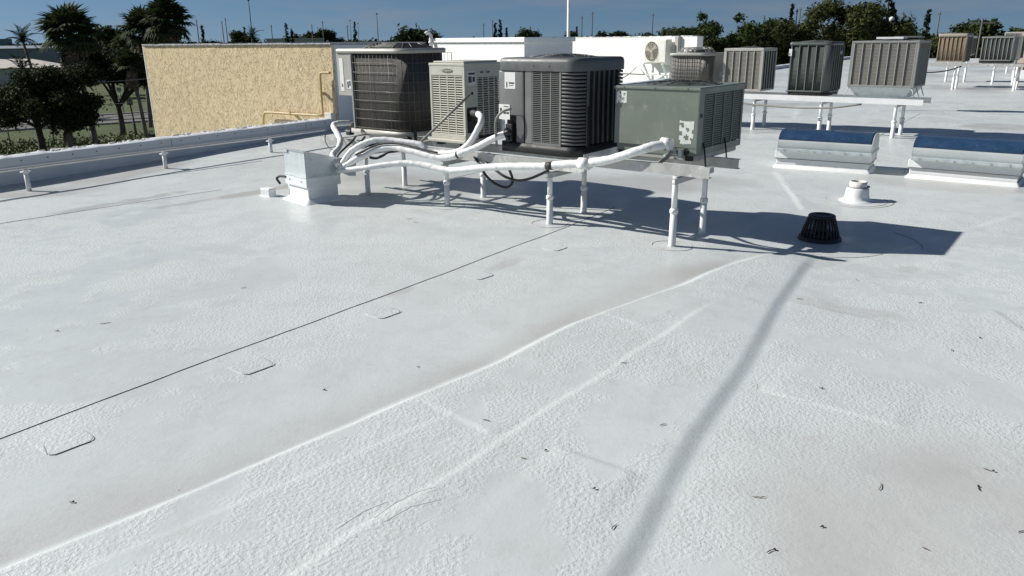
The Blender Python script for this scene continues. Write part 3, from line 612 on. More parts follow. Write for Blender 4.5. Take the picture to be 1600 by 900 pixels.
MB().box(.715,.735,-.002,.03,.09,h-.115).build('louvre_stile', MIDGREY, Cc, .002)
MB().box(.405,.72,-.001,.02,.09,.11).build('louvre_sill', MIDGREY, Cc)
# curved corner slats
def arc_slat(rad, z, hgt, ccx, ccy, a0, a1, x_ext0, x_ext1, n=7):
    pts = [(ccx+rad*math.cos(R(a0+(a1-a0)*i/n)), ccy+rad*math.sin(R(a0+(a1-a0)*i/n))) for i in range(n+1)]
    pts = [(pts[0][0]+x_ext0[0], pts[0][1]+x_ext0[1])]+pts+[(pts[-1][0]+x_ext1[0], pts[-1][1]+x_ext1[1])]
    m1 = MB(); q = len(pts); ctr = (ccx, ccy)
    ins = []
    for (x,y) in pts:
        dx, dy = ccx-x, ccy-y; l = math.hypot(dx,dy); ins.append((x+dx/l*.035, y+dy/l*.035))
    vs = [(x,y,0) for x,y in pts]+[(x,y,hgt) for x,y in pts]+[(x,y,hgt+.01) for x,y in ins]
    fs = [(i,i+1,q+i+1,q+i) for i in range(q-1)]+[(q+i,q+i+1,2*q+i+1,2*q+i) for i in range(q-1)]+[(i+1,i,2*q+i,2*q+i+1) for i in range(q-1)]
    m1.add(vs, fs, True); return m1
rc2 = rc+.005
asl = arc_slat(rc2, 0, .017, w-rc2, rc2, 270, 360, (-.045,0), (0,.0)).mesh('corner_slat', DKGREY)
for k in range(20): link('corner_slat', asl, Cc, (.002,-.002,.105+k*.0325))
MB().box(w-.012,w+.006,rc2,rc2+.03,.09,h-.115).build('side_stile', DKGREY, Cc, .003)
for k in range(7):
    y = rc2+.03+k*(d-rc2*2-.06)/6; MB().box(w-.01,w+.004,y-.006,y+.006,.1,h-.115).build('side_bar', DKGREY, Cc)
MB().box(w-.02,w-.014,rc2,d-rc2,.1,h-.115).build('side_mesh', COILD, Cc)
asl2 = arc_slat(rc2, 0, .017, w-rc2, d-rc2, 0, 90, (0,-.03), (0,0)).mesh('corner_slat', DKGREY)
for k in range(20): link('corner_slat', asl2, Cc, (.004,.002,.105+k*.0325))
sticker(Cc, .075, .205, .585, .735, 'f', -.001, ((.15,.26,.08,.42),(.4,.9,.3,.4),(.4,.8,.18,.22)), 'warning_label')
sticker(Cc, .0, .135, .30, .44, 'f', -.002, ((.1,.28,.35,.75),(.42,.65,.36,.5),(.7,.92,.36,.5),(.45,.9,.82,.88)), 'rating_label')
MB().box(.075,.10,-.004,.004,.12,.30).build('hanging_tag', PAPER, Cc)
MB().tube([(.11,.03,.22),(.11,-.04,.2)],.025,8).tube([(.13,.03,.14),(.13,-.05,.13)],.02,8).box(.09,.17,-.02,.03,.1,.26).build('service_valve', BLACK, Cc, .004)
MB().box(w+.006,w+.012,.14,.165,-.05,.45).box(w+.004,w+.03,.13,.18,-.06,-.03).build('hold_down_strap', BLACK, Cc)
fan_guard(Cc, w/2, d/2, .33, h, .03, DKGREY)
for x in (.42,.60): MB().box(x,x+.01,-.0105,-.006,h-.075,h-.065).build('cap_screw', BLACK, Cc)

# --- low grey-green sheet metal condenser (right end of the near row)
w, d, h = .81, .92, .56
D = unit_empty('condenser_unit', 'low grey-green sheet metal condenser with peeling white labels, right end of the near row', 1.548, 6.43, -38.5, w, .70)
MB().box(.008,w-.008,.008,d-.008,.06,h-.02).build('body', GREEN, D, .004)
lid = MB().box(-.004,w+.006,-.004,d+.006,h-.03,h-.004).build('lid', GREEN, D, .006)
MB().box(w-.19,w-.002,.012,.03,.0,.06).box(.03,w-.19,.03,.05,-.005,.06).build('valve_plate', GREEN, D)
MB().box(.02,w-.02,.04,d-.04,-.048,.06).build('base_pan', LTGREY, D, .006)
MB().lathe([(.03,0),(.03,.004)], 16).build('knockout', BLACK, D).matrix_local = Matrix.Translation((w-.1,.011,.03)) @ Matrix.Rotation(R(90),4,'X')
for x in (.1,.4,.7): MB().box(x,x+.008,-.006,-.003,h-.02,h-.012).build('screw', BLACK, lid)
MB().box(w-.006,w,.0,.10,.0,h-.03).build('side_stile', GREEN, D, .002)
MB().box(w-.006,w,.10,d,.0,.055).box(w-.006,w,.10,d,h-.06,h-.03).box(w-.006,w,d-.03,d,.055,h-.06).build('side_frame', GREEN, D)
louvers(D, 'r', w-.004, .11, d-.03, .055, h-.06, 4, 24, GREEND, .02, .55, depth=.014)
MB().lathe([(.018,0),(.018,.004)], 14).build('knockout', BLACK, D).matrix_local = Matrix.Translation((w+.001,.05,.33)) @ Matrix.Rotation(R(90),4,'Y')
def ragged(parent, cx, cz, a, b, seed, holes=.55):
    """flakes of a torn paper label left on the panel"""
    r_ = random.Random(seed); m1 = MB(); nx_, nz_ = 9, 11
    P_ = [[(cx-a+2*a*(i+(r_.uniform(-.3,.3) if 0 < i < nx_ else r_.uniform(-.12,.12)))/nx_, .0066, cz-b+2*b*(j+r_.uniform(-.3,.3))/nz_) for j in range(nz_+1)] for i in range(nx_+1)]
    for i in range(nx_):
        for j in range(nz_):
            v = math.sin(i*1.1+j*.55+seed)*math.cos(i*.5-j*.8+seed*2)
            if v > -.28 or r_.random() < .15: m1.add([P_[i][j],P_[i+1][j],P_[i+1][j+1],P_[i][j+1]], [(0,1,2,3)])
    return m1.build('torn_label', PEEL, parent)
ragged(D, .075, h-.10, .05, .05, 3); ragged(D, w-.105, .19, .065, .095, 8)
fan_guard(D, .42, .5, .33, h-.002, .03, BLACK)
MB().tube([(w-.2,.02,.03),(w-.2,-.05,.035)],.02,10).tube([(w-.26,.02,.0),(w-.26,-.06,-.01)],.014,10).box(w-.225,w-.175,-.06,-.03,.01,.06).box(w-.15,w-.12,-.04,.01,-.02,.05).build('service_valve', GALV, D, .003)
for y in (.12,.55): MB().tube([(w+.003,y,.1),(w+.02,y,.02),(w+.045,y-.03,-.06),(w+.05,y-.03,-.11)],.007,6).box(w+.02,w+.08,y-.05,y-.01,-.12,-.1).build('hold_down_clip', BLACK, D)
feet(D, w, d, -.048)

# ------------------------------------------------------------------ condensers with vertical bars (second row and far rows)
def barred_unit(label, cx, cy, th, w, d, z0, z1, body, coil, nf, ns, group=None, capmat=None, rcorner=0., base=.0, fat=.012, cap_h=.05, barm=None):
    barm = barm or body; o = unit_empty('condenser_unit', label, cx, cy, th, w, z0, group=group); h = z1-z0; capmat = capmat or body
    if rcorner:
        MB().prism(rrect(0,w,0,d,rcorner,7,(.4,1,1,.6)), h-cap_h, h-.012, True).prism(rrect(.01,w-.01,.01,d-.01,rcorner,7,(.4,1,1,.6)), h-.012, h, True).build('top_cap', capmat, o)
        MB().prism(rrect(.02,w-.02,.02,d-.02,rcorner,7,(.4,1,1,.6)), base, h-cap_h, True).build('coil', coil, o)
        MB().prism(rrect(0,w,0,d,rcorner,7,(.4,1,1,.6)), base, base+.035, True).build('base_rim', body, o)
        a = R(270); m1 = MB(); n = 7
        pts = [(w-rcorner+rcorner*math.cos(R(270+90*i/n)), rcorner+rcorner*math.sin(R(270+90*i/n))) for i in range(n+1)]
        m1.prism(pts+[(w-rcorner, rcorner)], base, h-cap_h, True); m1.build('corner_panel', body, o)
    else:
        MB().box(0,w,0,d,h-cap_h,h).build('top_cap', capmat, o, .008)
        MB().box(.015,w-.015,.015,d-.015,base,h-cap_h).build('coil', coil, o)
        MB().box(0,w,0,d,base,base+.035).build('base_rim', body, o, .004)
        for x in (0,w-.045):
            for y in (0,d-.045): MB().box(x,x+.045,y,y+.045,base+.035,h-cap_h).build('corner_post', body, o, .003)
    if base: MB().prism(rrect(.01,w-.01,.01,d-.01,max(rcorner,.02),5), 0, base, True).build('base', BLACK, o)
    x0, x1 = (.045, w-(rcorner or .045)); f1 = MB().box(-fat/2,fat/2,-.002,.016,base+.035,h-cap_h).mesh('bar', barm)
    for k in range(nf+1): link('bar', f1, o, (x0+(x1-x0)*k/nf, 0, 0))
    y0, y1 = ((rcorner or .045), d-.045); MB().box(w-.0148,w-.012,y0,y1,base+.035,h-cap_h).build('side_coil_shade', COILD, o); f2 = MB().box(-.016,.002,-fat/2,fat/2,base+.035,h-cap_h).mesh('bar', barm)  # side panel darker than the front coil: side shade put into its colour
    for k in range(ns+1): link('bar', f2, o, (w, y0+(y1-y0)*k/ns, 0))
    fan_guard(o, w/2, d/2, min(w,d)*.4, h, .025, DKGREY, 4, 8)
    return o
LTBAR = mat('bar_grey', (.44,.43,.39), .45, var=.07)
E_ = barred_unit('boxy beige-grey condenser with vertical bars, left of the three on the second stand', 4.62, 14.58, -38.5, .76, .68, .685, 1.445, LTBAR, COILH, 5, 5)
F_ = barred_unit('dark green-grey condenser with rounded corner and white label, middle of the second stand', 5.61, 13.97, -38.5, .75, .78, .632, 1.55, GREEND, COILG, 4, 5, barm=mat('bar_green', (.20,.22,.20), .45, var=.07), rcorner=.12, base=.05, cap_h=.06)
sticker(F_, .008, .062, .68, .80, 'f', -.003, ((.2,.5,.1,.4),)); MB().box(.75,.755,.5,.62,.7,.76).build('side_badge', LTGREY, F_)
G_ = barred_unit('wide grey condenser with seven barred panels, right end of the second stand', 6.58, 12.90, -38.5, 1.04, .86, .82, 1.56, mat('unit_grey', (.26,.26,.245), .45, var=.07), COILH, 7, 7, barm=mat('bar_mid', (.34,.34,.32), .45, var=.07), cap_h=.035)
g1 = MB(); a1 = [(.02,.02),(1.02,.02),(1.02,.84),(.02,.84)]; b1 = [(.14,.1),(.90,.1),(.90,.76),(.14,.76)]
g1.add([(x,y,0) for x,y in a1]+[(x,y,-.17) for x,y in b1], [(3,2,1,0)[::-1],(4,5,6,7)[::-1],(0,1,5,4)[::-1],(1,2,6,5)[::-1],(2,3,7,6)[::-1],(3,0,4,7)[::-1]]); g1.build('flared_pan', GALV, G_)
MB().box(.3,.72,.3,.6,.77,.80).build('white_cover', WHITE, G_)
for x, y in ((.03,.02),(1.01,.02),(1.03,.25),(1.03,.6),(.03,.6)): MB().tube([(x,y,0),(x+(.06 if x > .5 else -.06),y,-.15)],.009,6).build('brace', STEEL, G_)
wv = thing('roof_vent_louvre', 'dark low louvred vent box rising behind the wide grey condenser', 'vent', (8.64, 18.05, 0), R(-38.5))
MB().box(0,.5,0,.3,.95,1.42).build('curb', GREEND, wv); MB().box(.2,.25,.1,.15,-.02,.95).build('leg', WHITE, wv)
for k in range(3): MB().box(-.03,.53,-.03,.33,1.44+k*.075,1.475+k*.075).build('louvre_blade', GREEND, wv, .006)
MB().box(.04,.46,.04,.26,1.42,1.6).build('core', COILD, wv)
# round wire-caged condenser behind the grey-green one
k0 = UV(-2.75, 8.75, .62); K_ = thing('condenser_unit', 'rounded wire-caged condenser half hidden behind the grey-green one', 'condenser', k0, R(-38.5))
hw = .43; hk = .74
MB().prism(rrect(-hw,hw,-hw,hw,.2,8), 0, .04, True).build('base_pan', LTGREY, K_); MB().prism(rrect(-hw+.03,hw-.03,-hw+.03,hw-.03,.18,8), .04, hk-.05, True).build('coil', finmat('coil_pale', (.21,.2,.18), 'X', 30, .7), K_)
MB().prism(rrect(-hw-.01,hw+.01,-hw-.01,hw+.01,.2,8), hk-.05, hk, True).build('top_cap', LTGREY, K_)
wk = MB(); pk = rrect(-hw,hw,-hw,hw,.2,8); pk = pk+pk[:1]
for k in range(10): wk.tube([(x,y,.05+k*.071) for x,y in pk], .003, 4, cap=False)
for i in range(56):
    s_ = i/56*(len(pk)-1)
pv = [Vector((*q,0)) for q in pk]; cu = [0]
for i in range(1,len(pv)): cu.append(cu[-1]+(pv[i]-pv[i-1]).length)
for i in range(64):
    s_ = cu[-1]*i/64; j = max(q for q in range(len(cu)) if cu[q] <= s_+1e-9); j = min(j, len(pv)-2); q = pv[j].lerp(pv[j+1], (s_-cu[j])/max(cu[j+1]-cu[j],1e-6)); wk.tube([(q.x,q.y,.04),(q.x,q.y,hk-.05)], .003, 4)
wk.build('wire_guard', WIRE, K_)
MB().box(hw-.1,hw+.012,-.12,.3,.04,hk-.05).build('service_panel', LTGREY, K_, .006); MB().lathe([(.05,0),(.05,.005)],14).build('round_label', PAPER, K_).matrix_local = Matrix.Translation((hw+.012,.15,.34)) @ Matrix.Rotation(R(90),4,'Y')
kd = MB()
for i in range(10):
    a = 2*math.pi*i/10; kd.tube([(.36*math.cos(a),.36*math.sin(a),hk),(.27*math.cos(a),.27*math.sin(a),hk+.09),(.1*math.cos(a),.1*math.sin(a),hk+.1)], .009, 5)
for r_, z in ((.36,.005),(.3,.07),(.2,.1)): kd.tube([(r_*math.cos(2*math.pi*i/24),r_*math.sin(2*math.pi*i/24),hk+z) for i in range(25)], .009, 5, cap=False)
kd.build('fan_guard', LTGREY, K_); MB().lathe([(.2,hk),(.2,hk+.06),(.05,hk+.09)],16).build('fan_motor', DKGREY, K_)
# second stand
s2 = thing('equipment_stand', 'pipe-legged steel stand carrying the second row of condensers', 'stand', UV(1.02, 8.44))
INV = s2.location.copy()
for u in (-3.1, -1.4, -.19, 1.02):
    for v in (8.44, 9.0):
        q = UV(u, v); chl(make_post(s2, q.x, q.y, .55, .032, .5, False))
    chl(MB().bar(UV(u,8.38,.53), UV(u,9.08,.53), .045, .045).build('crossbar', STEEL, s2))
for v in (8.40, 9.0): chl(channel(UV(-3.5,v,.552), UV(1.42,v,.552), .09, .045).build('rail', WHITE, s2))
for pts in ([(4.0,15.0,.5),(4.5,14.5,.46),(5.0,14.0,.44),(5.5,13.5,.47),(5.9,13.2,.55)],):
    tag(MB().tube(spline(pts,6),.016,8).build('refrigerant_line', CABLE), 'grey sagging line slung under the second condenser stand', 'pipe')
# ------------------------------------------------------------------ far rows
barred_unit('tan condenser with pale top, left on the third stand', 14.59, 25.64, -38.5, .85, 1.0, .80, 1.68, TANUNIT, COILT, 6, 5, cap_h=.11, rcorner=.06)
barred_unit('green-grey condenser with dark base beside the tan one on the third stand', 15.25, 24.25, -38.5, .90, .75, .80, 1.575, mat('unit_greygreen', (.22,.24,.22), .45, var=.07), COILG, 7, 5, barm=mat('bar_pale_green', (.38,.4,.37), .45, var=.07), cap_h=.05, rcorner=.06, base=.06)
s3 = thing('equipment_stand', 'distant pipe-legged stand carrying the tan and green-grey condensers', 'stand', (14,25,0)); INV = s3.location.copy()
def S3(u, v, z=0): p = Vector((14.1,24.9,0))+EU*u+EV*v; return Vector((p.x,p.y,z))
for u in (-.15, 1.5):
    for v in (0,.6): q = S3(u,v); chl(make_post(s3, q.x, q.y, .7, .036, .5, False))
for v in (0,.6): chl(channel(S3(-.9,v,.7), S3(1.9,v,.7), .085, .05).build('rail', STEEL, s3))
tag(MB().tube(spline([S3(-1.6,.0,.6),S3(-1.0,-.05,.5),S3(-.4,-.05,.56),S3(0,0,.7)],6),.02,8).build('refrigerant_line', BLACK), 'black cable drooping under the third condenser stand', 'cable')
far = (('grey condenser peeking out left behind the tan one', 0.5757, 33.0, .85, .82, .95, 1.58, MATS['unit_grey'], WHITE),
       ('grey condenser peeking between the tan and green-grey ones', 0.6379, 32.0, .8, .8, .85, 1.58, MATS['unit_greygreen'], MATS['unit_greygreen']),
       ('dull brown-grey condenser cut by the right picture edge', 0.7088, 30.0, .95, .9, .85, 1.66, mat('unit_brown', (.28,.25,.22), .5), LTGREY),
       ('far pale grey condenser behind the tan unit', 0.6475, 41.0, 1.0, .9, .9, 1.72, LTBAR, LTBAR))
s4 = thing('equipment_stand', 'farthest low pipe stand under the half hidden condensers', 'stand', (17,28,0)); INV = s4.location.copy()
for lab, bearing, dist, w_, d_, z0_, z1_, bm_, cm_ in far:
    y_ = dist/math.hypot(1, bearing); x_ = bearing*y_
    barred_unit(lab, x_, y_, -38.5, w_, d_, z0_, z1_, bm_, COILH, 5, 4, capmat=cm_, cap_h=.06)
    for e in (-.6, .0):
        q = Vector((x_,y_,0))+EU*(e-.1)+EV*.15; chl(make_post(s4, q.x, q.y, z0_-.02, .036, .5, False))
        chl(MB().bar(q+EV*-.1+Vector((0,0,z0_-.03)), q+EV*.6+Vector((0,0,z0_-.03)), .05, .05).build('crossbar', STEEL, s4))
# pale boxes on the far roof, behind the last condensers
fb = thing('roof_duct_box', 'small salmon box with grey fins between far condensers', 'duct box', (19.8,31.2,0), R(-38.5))
MB().box(0,.25,0,.4,.3,1.72).build('box', mat('salmon', (.55,.4,.33), .6), fb); 
for k in range(4): MB().box(.3+k*.28,.34+k*.28,0,.4,.3,1.74).build('fin', LTBAR, fb)
MB().box(-.085,1.35,-.05,.45,0,.3).build('curb', WHITE, fb)

# ------------------------------------------------------------------ wall-hung heat pump with bracket
hp = thing('heat_pump', 'small white wall-hung heat pump with a round fan grille', 'heat pump', WWP(-.40, 1.5, .72), V57+R(160))
# local x now runs back along the edge (towards camera), local y inwards to the roof; the fan side is +x
MB().box(-.32,.0,-.75,.38,0,.86).build('casing', mat('ivory_casing', (.72,.71,.64), .45, var=.05), hp, .02, 2)
MB().box(-.02,.012,.06,.36,.03,.83).build('side_panel', MATS['ivory_casing'], hp, .006)
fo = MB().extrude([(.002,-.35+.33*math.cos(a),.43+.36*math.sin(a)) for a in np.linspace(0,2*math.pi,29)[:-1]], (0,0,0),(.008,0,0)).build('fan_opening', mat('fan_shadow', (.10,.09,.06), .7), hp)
for k in range(3):
    a = R(40+120*k); MB().extrude([(.012,-.35+r_*math.cos(a+o_),.43+r_*math.sin(a+o_)) for r_,o_ in ((.05,0),(.3,-.35),(.32,.25),(.06,.6))],(0,0,0),(.006,0,0)).build('fan_blade', mat('fan_yellowed', (.45,.42,.28), .5), hp)
mg = MB()
for k in range(1,7): mg.tube([(.024,-.35+.055*k*math.cos(2*math.pi*i/24),.43+.06*k*math.sin(2*math.pi*i/24)) for i in range(25)], .004, 4, cap=False)
for k in range(8): a = math.pi*k/8; mg.tube([(.024,-.35-.34*math.cos(a),.43-.36*math.sin(a)),(.024,-.35+.34*math.cos(a),.43+.36*math.sin(a))], .004, 4)
mg.build('fan_grille', MATS['ivory_casing'], hp)
sticker(hp, .1, .3, .45, .7, 'r', .013)
hb = thing('wall_bracket', 'white angle bracket holding the wall-hung heat pump', 'bracket', WWP(-.40, 1.5, .72), V57+R(160))
for y in (-.66,.3):
    MB().bar((.12,y,-.025),(-.36,y,-.025),.06,.04).build('arm', WHITE, hb); MB().bar((.1,y,-.04),(-.36,y,-.72),.06,.05,(0,1,0)).build('strut', WHITE, hb); MB().box(-.37,-.34,y-.04,y+.04,-.75,.05).build('wall_plate', WHITE, hb)
MB().bar((-.02,-.66,-.45),(-.02,.3,-.45),.03,.03).build('tie_bar', WHITE, hb)
bx = thing('disconnect_box', 'small grey switch box on the white wall right of the heat pump', 'switch box', WWP(-.02,.75,.95), V57-R(20)); MB().box(-.12,0,0,.2,0,.75).build('box', LTBAR, bx, .008); MB().box(-.13,-.12,.02,.18,.05,.7).build('cover', LTBAR, bx)
tag(MB().tube(spline([WWP(-.1,2.9,.55),WWP(-1.5,2.0,.3),WWP(-3.4,.9,.12)],6),.02,6).build('wall_cable', CABLE), 'thin grey cable slanting down from the white wall', 'cable')

# ------------------------------------------------------------------ penetration hood and its neighbours
dth = R(-47); dc = Vector((-2.15, 8.04, 0)); ax_ = Vector((math.cos(dth), math.sin(dth), 0)); wd, dd_ = .46, .40
hd = thing('pipe_hood', 'galvanised sheet metal pipe hood on a white curb, refrigerant lines leaving it', 'pipe hood', dc-ax_*wd, dth)
MB().box(.02,wd-.02,.02,dd_-.02,-.03,.175).build('curb', WHITE, hd, .006); cq = MB(); a1 = rrect(-.07,wd+.07,-.07,dd_+.07,.06,4); b1 = rrect(.019,wd-.019,.019,dd_-.019,.02,4); n = len(a1)
cq.add([(x,y,-.012) for x,y in a1]+[(x,y,.05) for x,y in b1], [(i,(i+1) % n,n+(i+1) % n,n+i) for i in range(n)], True); cq.build('base_flashing', WHITE, hd)
MB().box(-.006,wd+.006,-.006,dd_+.006,.17,.275).build('flange', mat('white_metal', (.70,.73,.73), .4, .2, var=.06, dirt=(.5,.52,.52,.62), dscale=5), hd, .004)
MB().box(-.010,wd+.010,-.010,dd_+.010,.275,.284).box(-.004,wd+.004,-.004,dd_+.004,.284,.30).build('band', GALV, hd)
q = [(0,.30),(0,.545),(.02,.55),(.62,.40),(.60,.23),(.52,.24),(.40,.30)]
m1 = MB()
for x in (0.,wd-.006): m1.extrude([(x,y,z) for y,z in q], (0,0,0), (.006,0,0))
m1.box(0,wd,.0,.006,.30,.545)
m1.extrude([(0,-.012,.548),(0,.62,.392),(0,.622,.398),(0,-.012,.555)], (-.008,0,0), (wd+.008,0,0)); m1.box(.01,wd-.01,.3,.306,.30,.46)
m1.build('hood', GALV, hd)
MB().box(.0,.11,-.014,-.006,.52,.552).build('folded_lip', GALV, hd)
for x in (.1,.36): MB().box(x,x+.01,-.014,-.009,.225,.235).build('screw', BLACK, hd)
MB().tube([(-.11,.13,-.02),(-.11,.13,.15),(-.11,.13,.155)],[.05,.05,.04],14).build('side_pipe', GALV, hd)
tag(MB().tube(spline([Vector((-2.56,8.47,.15)),Vector((-2.6,8.5,.2)),Vector((-2.55,8.46,.235)),Vector((-2.45,8.36,.245))],5),.014,8).build('bent_hose', BLACK), 'short black hose bending from the stub pipe beside the hood', 'hose')
jb = thing('white_block', 'small white block on the roof left of the pipe hood', 'block', (-2.73, 8.56, rz1(-2.73,8.56)-.01), R(-35)); MB().box(-.08,.08,-.05,.05,0,.1).build('block', WHITE, jb, .01); MB().box(-.09,.09,-.06,.06,-.01,.02).build('foot', WHITE, jb, .006)

# ------------------------------------------------------------------ refrigerant lines, hoses and cables
PT = dict(
P1=[(-1.83,8.25,.36),(-1.716,8.266,.515),(-1.582,8.235,.599),(-1.425,8.213,.647),(-1.271,8.18,.649),(-1.108,8.115,.636),(-.941,8.045,.617),(-.867,8.012,.568),(-.779,7.98,.538),(-.647,7.901,.542),(-.503,7.812,.585),(-.401,7.756,.674),(-.333,7.728,.784),(-.287,7.742,.875),(-.302,7.831,.929),(-.38,7.99,.94)],
P2=[(-1.83,8.24,.34),(-1.643,8.182,.451),(-1.545,8.181,.491),(-1.469,8.184,.53),(-1.361,8.162,.566),(-1.211,8.107,.578),(-1.046,8.014,.563),(-.884,7.91,.536),(-.739,7.821,.515),(-.589,7.727,.534),(-.481,7.667,.579),(-.331,7.598,.643),(-.158,7.512,.739),(.003,7.435,.807)],
P3=[(-1.86,8.24,.32),(-1.523,8.086,.377),(-1.323,8.03,.411),(-1.113,7.965,.439),(-.973,7.905,.44),(-.849,7.844,.428),(-.671,7.728,.406),(-.522,7.622,.415),(-.279,7.442,.467),(.012,7.223,.511),(.183,7.1,.528),(.304,7.017,.54),(.471,6.897,.575),(.648,6.768,.604),(.838,6.63,.651),(1.051,6.499,.738),(1.191,6.477,.782),(1.30,6.50,.79)],
P4=[(-1.85,8.24,.38),(-1.931,8.386,.466),(-1.882,8.474,.536),(-1.883,8.603,.596),(-1.952,8.786,.66),(-2.026,8.946,.722),(-1.985,9.003,.744),(-1.87,9.12,.739)],
B1=[(-1.84,8.25,.38),(-1.874,8.34,.458),(-1.809,8.391,.533),(-1.74,8.489,.595),(-1.767,8.894,.61)],
B2=[(-1.83,8.28,.36),(-1.773,8.336,.499),(-1.701,8.382,.56),(-1.654,8.548,.587),(-1.653,8.829,.609)],
B3=[(-1.82,8.247,.36),(-1.658,8.257,.454),(-1.602,8.315,.52),(-1.52,8.378,.566),(-1.46,8.522,.574),(-1.449,8.769,.586)],
B4=[(-1.527,8.371,.443),(-1.455,8.352,.438),(-1.38,8.331,.468),(-1.319,8.308,.505),(-1.222,8.307,.518),(-1.132,8.363,.536)],
H1=[(-.383,7.729,.563),(-.329,7.622,.502),(-.283,7.534,.452),(-.258,7.502,.401),(-.202,7.47,.342),(-.127,7.436,.297),(-.046,7.397,.279),(.004,7.383,.312),(.017,7.385,.355),(-.007,7.417,.431),(-.049,7.477,.509),(-.087,7.557,.565)],
H2=[(-.298,7.674,.57),(-.227,7.579,.495),(-.138,7.47,.43),(-.044,7.383,.381),(.072,7.278,.367),(.179,7.192,.399),(.279,7.113,.454),(.347,7.059,.498)],
LOOP=[(-1.94,8.444,.513),(-2.026,8.589,.543),(-2.092,8.769,.585),(-2.113,8.914,.64),(-2.073,8.946,.679),(-2.0,8.96,.693)],
ROD=[(-.945,8.087,.631),(-.407,7.991,1.119)],
WHIP=[(.012,7.377,1.027),(-.067,7.388,1.003),(-.122,7.407,.949),(-.142,7.435,.869),(-.138,7.471,.768),(-.135,7.532,.663)],
DHOSE=[(1.354,6.476,.743),(1.303,6.477,.679),(1.217,6.52,.625),(1.115,6.627,.604),(1.048,6.731,.611),(.986,6.895,.615)])
def line(key, r, mt, name, label, cat, n=6, taper=None, tape=(), lump=.0, seed=1):
    pts = spline(PT[key], n) if len(PT[key]) > 2 else [Vector(p) for p in PT[key]]
    rr_ = random.Random(seed); rad = []
    for i in range(len(pts)):
        f = i/(len(pts)-1); rad.append(r*(1+((taper or 1)-1)*f)*(1+rr_.uniform(-lump, lump)))
    root = thing(name, label, cat, pts[0]); off = -pts[0]
    MB().tube([p+off for p in pts], rad, 12).build('line', mt, root)
    for a, b in tape:
        i0, i1 = int(a*len(pts)), max(int(b*len(pts)), int(a*len(pts))+2)
        MB().tube([p+off for p in pts[i0:i1]], [q_*1.06 for q_ in rad[i0:i1]], 12).build('tape', TAPE, root)
    return root
line('P1', .032, WHITEP, 'insulated_line', 'upper white insulated line arching from the hood to the beige condenser', 'pipe', lump=.07, seed=1, tape=((.955,1.0),))
line('P2', .033, WHITEP, 'insulated_line', 'second white insulated line with black tape running from the hood to the dark grey condenser', 'pipe', lump=.07, seed=2, tape=((.725,.755),(.965,1.0)))
line('P3', .028, WHITEP, 'insulated_line', 'lowest and longest white insulated line, ending at the grey-green condenser', 'pipe', taper=1.45, lump=.06, seed=3, tape=((.655,.68),(.985,1)))
PT['P1b'] = [(x+.015, y-.03, z-.055) for x, y, z in PT['P1'][:11]]; PT['P2b'] = [(x, y-.02, z+.05) for x, y, z in PT['P2'][1:9]]
line('P1b', .012, WHITEP, 'thin_line', 'thin white line tucked under the upper insulated line', 'pipe', lump=.05, seed=6)
line('P2b', .010, BLACK, 'thin_line', 'thin black cable lying along the second insulated line', 'cable', lump=.05, seed=7)
line('P4', .032, WHITEP, 'insulated_line', 'white insulated riser bent over beside the wire-grille condenser', 'pipe', lump=.07, seed=4)
line('B1', .012, BLACK, 'black_hose', 'black hose leaving the hood nearest the white riser', 'hose')
line('B2', .012, BLACK, 'black_hose', 'black hose rising from the hood right of its twin', 'hose')
line('B3', .014, BLACK, 'black_hose', 'black hose weaving under the white lines to the wire-grille condenser', 'hose')
line('B4', .015, BLACK, 'black_hose', 'short black hose sagging behind the second white line', 'hose')
line('H1', .013, BLACK, 'black_hose', 'black hose hanging in a deep loop under the dark grey condenser', 'hose')
line('H2', .013, BLACK, 'black_hose', 'black hose sagging shallowly towards the third stand leg', 'hose')
line('LOOP', .006, BLACK, 'black_cable', 'thin black cable looping out left of the white riser', 'cable')
line('ROD', .013, CABLE, 'conduit_rod', 'straight brown-grey conduit leaning across the beige condenser', 'conduit')
line('WHIP', .012, CABLE, 'conduit_whip', 'grey flexible conduit curving down from the dark grey condenser', 'conduit')
line('DHOSE', .016, CABLE, 'drain_hose', 'grey hose curving under the front of the grey-green condenser', 'hose')
for k, (p, s_) in enumerate((((.648,6.768,.60),.05),((1.31,6.50,.80),.045))):
    o = MB().tube([Vector(p)-EU*s_, Vector(p)+EU*s_], .052, 12).build('tape_wrap', WHITEP); tag(o, ('lumpy white tape wrap on the long line left of the grey-green condenser','lumpy white tape wrap where the long line meets the grey-green condenser')[k], 'tape')
    
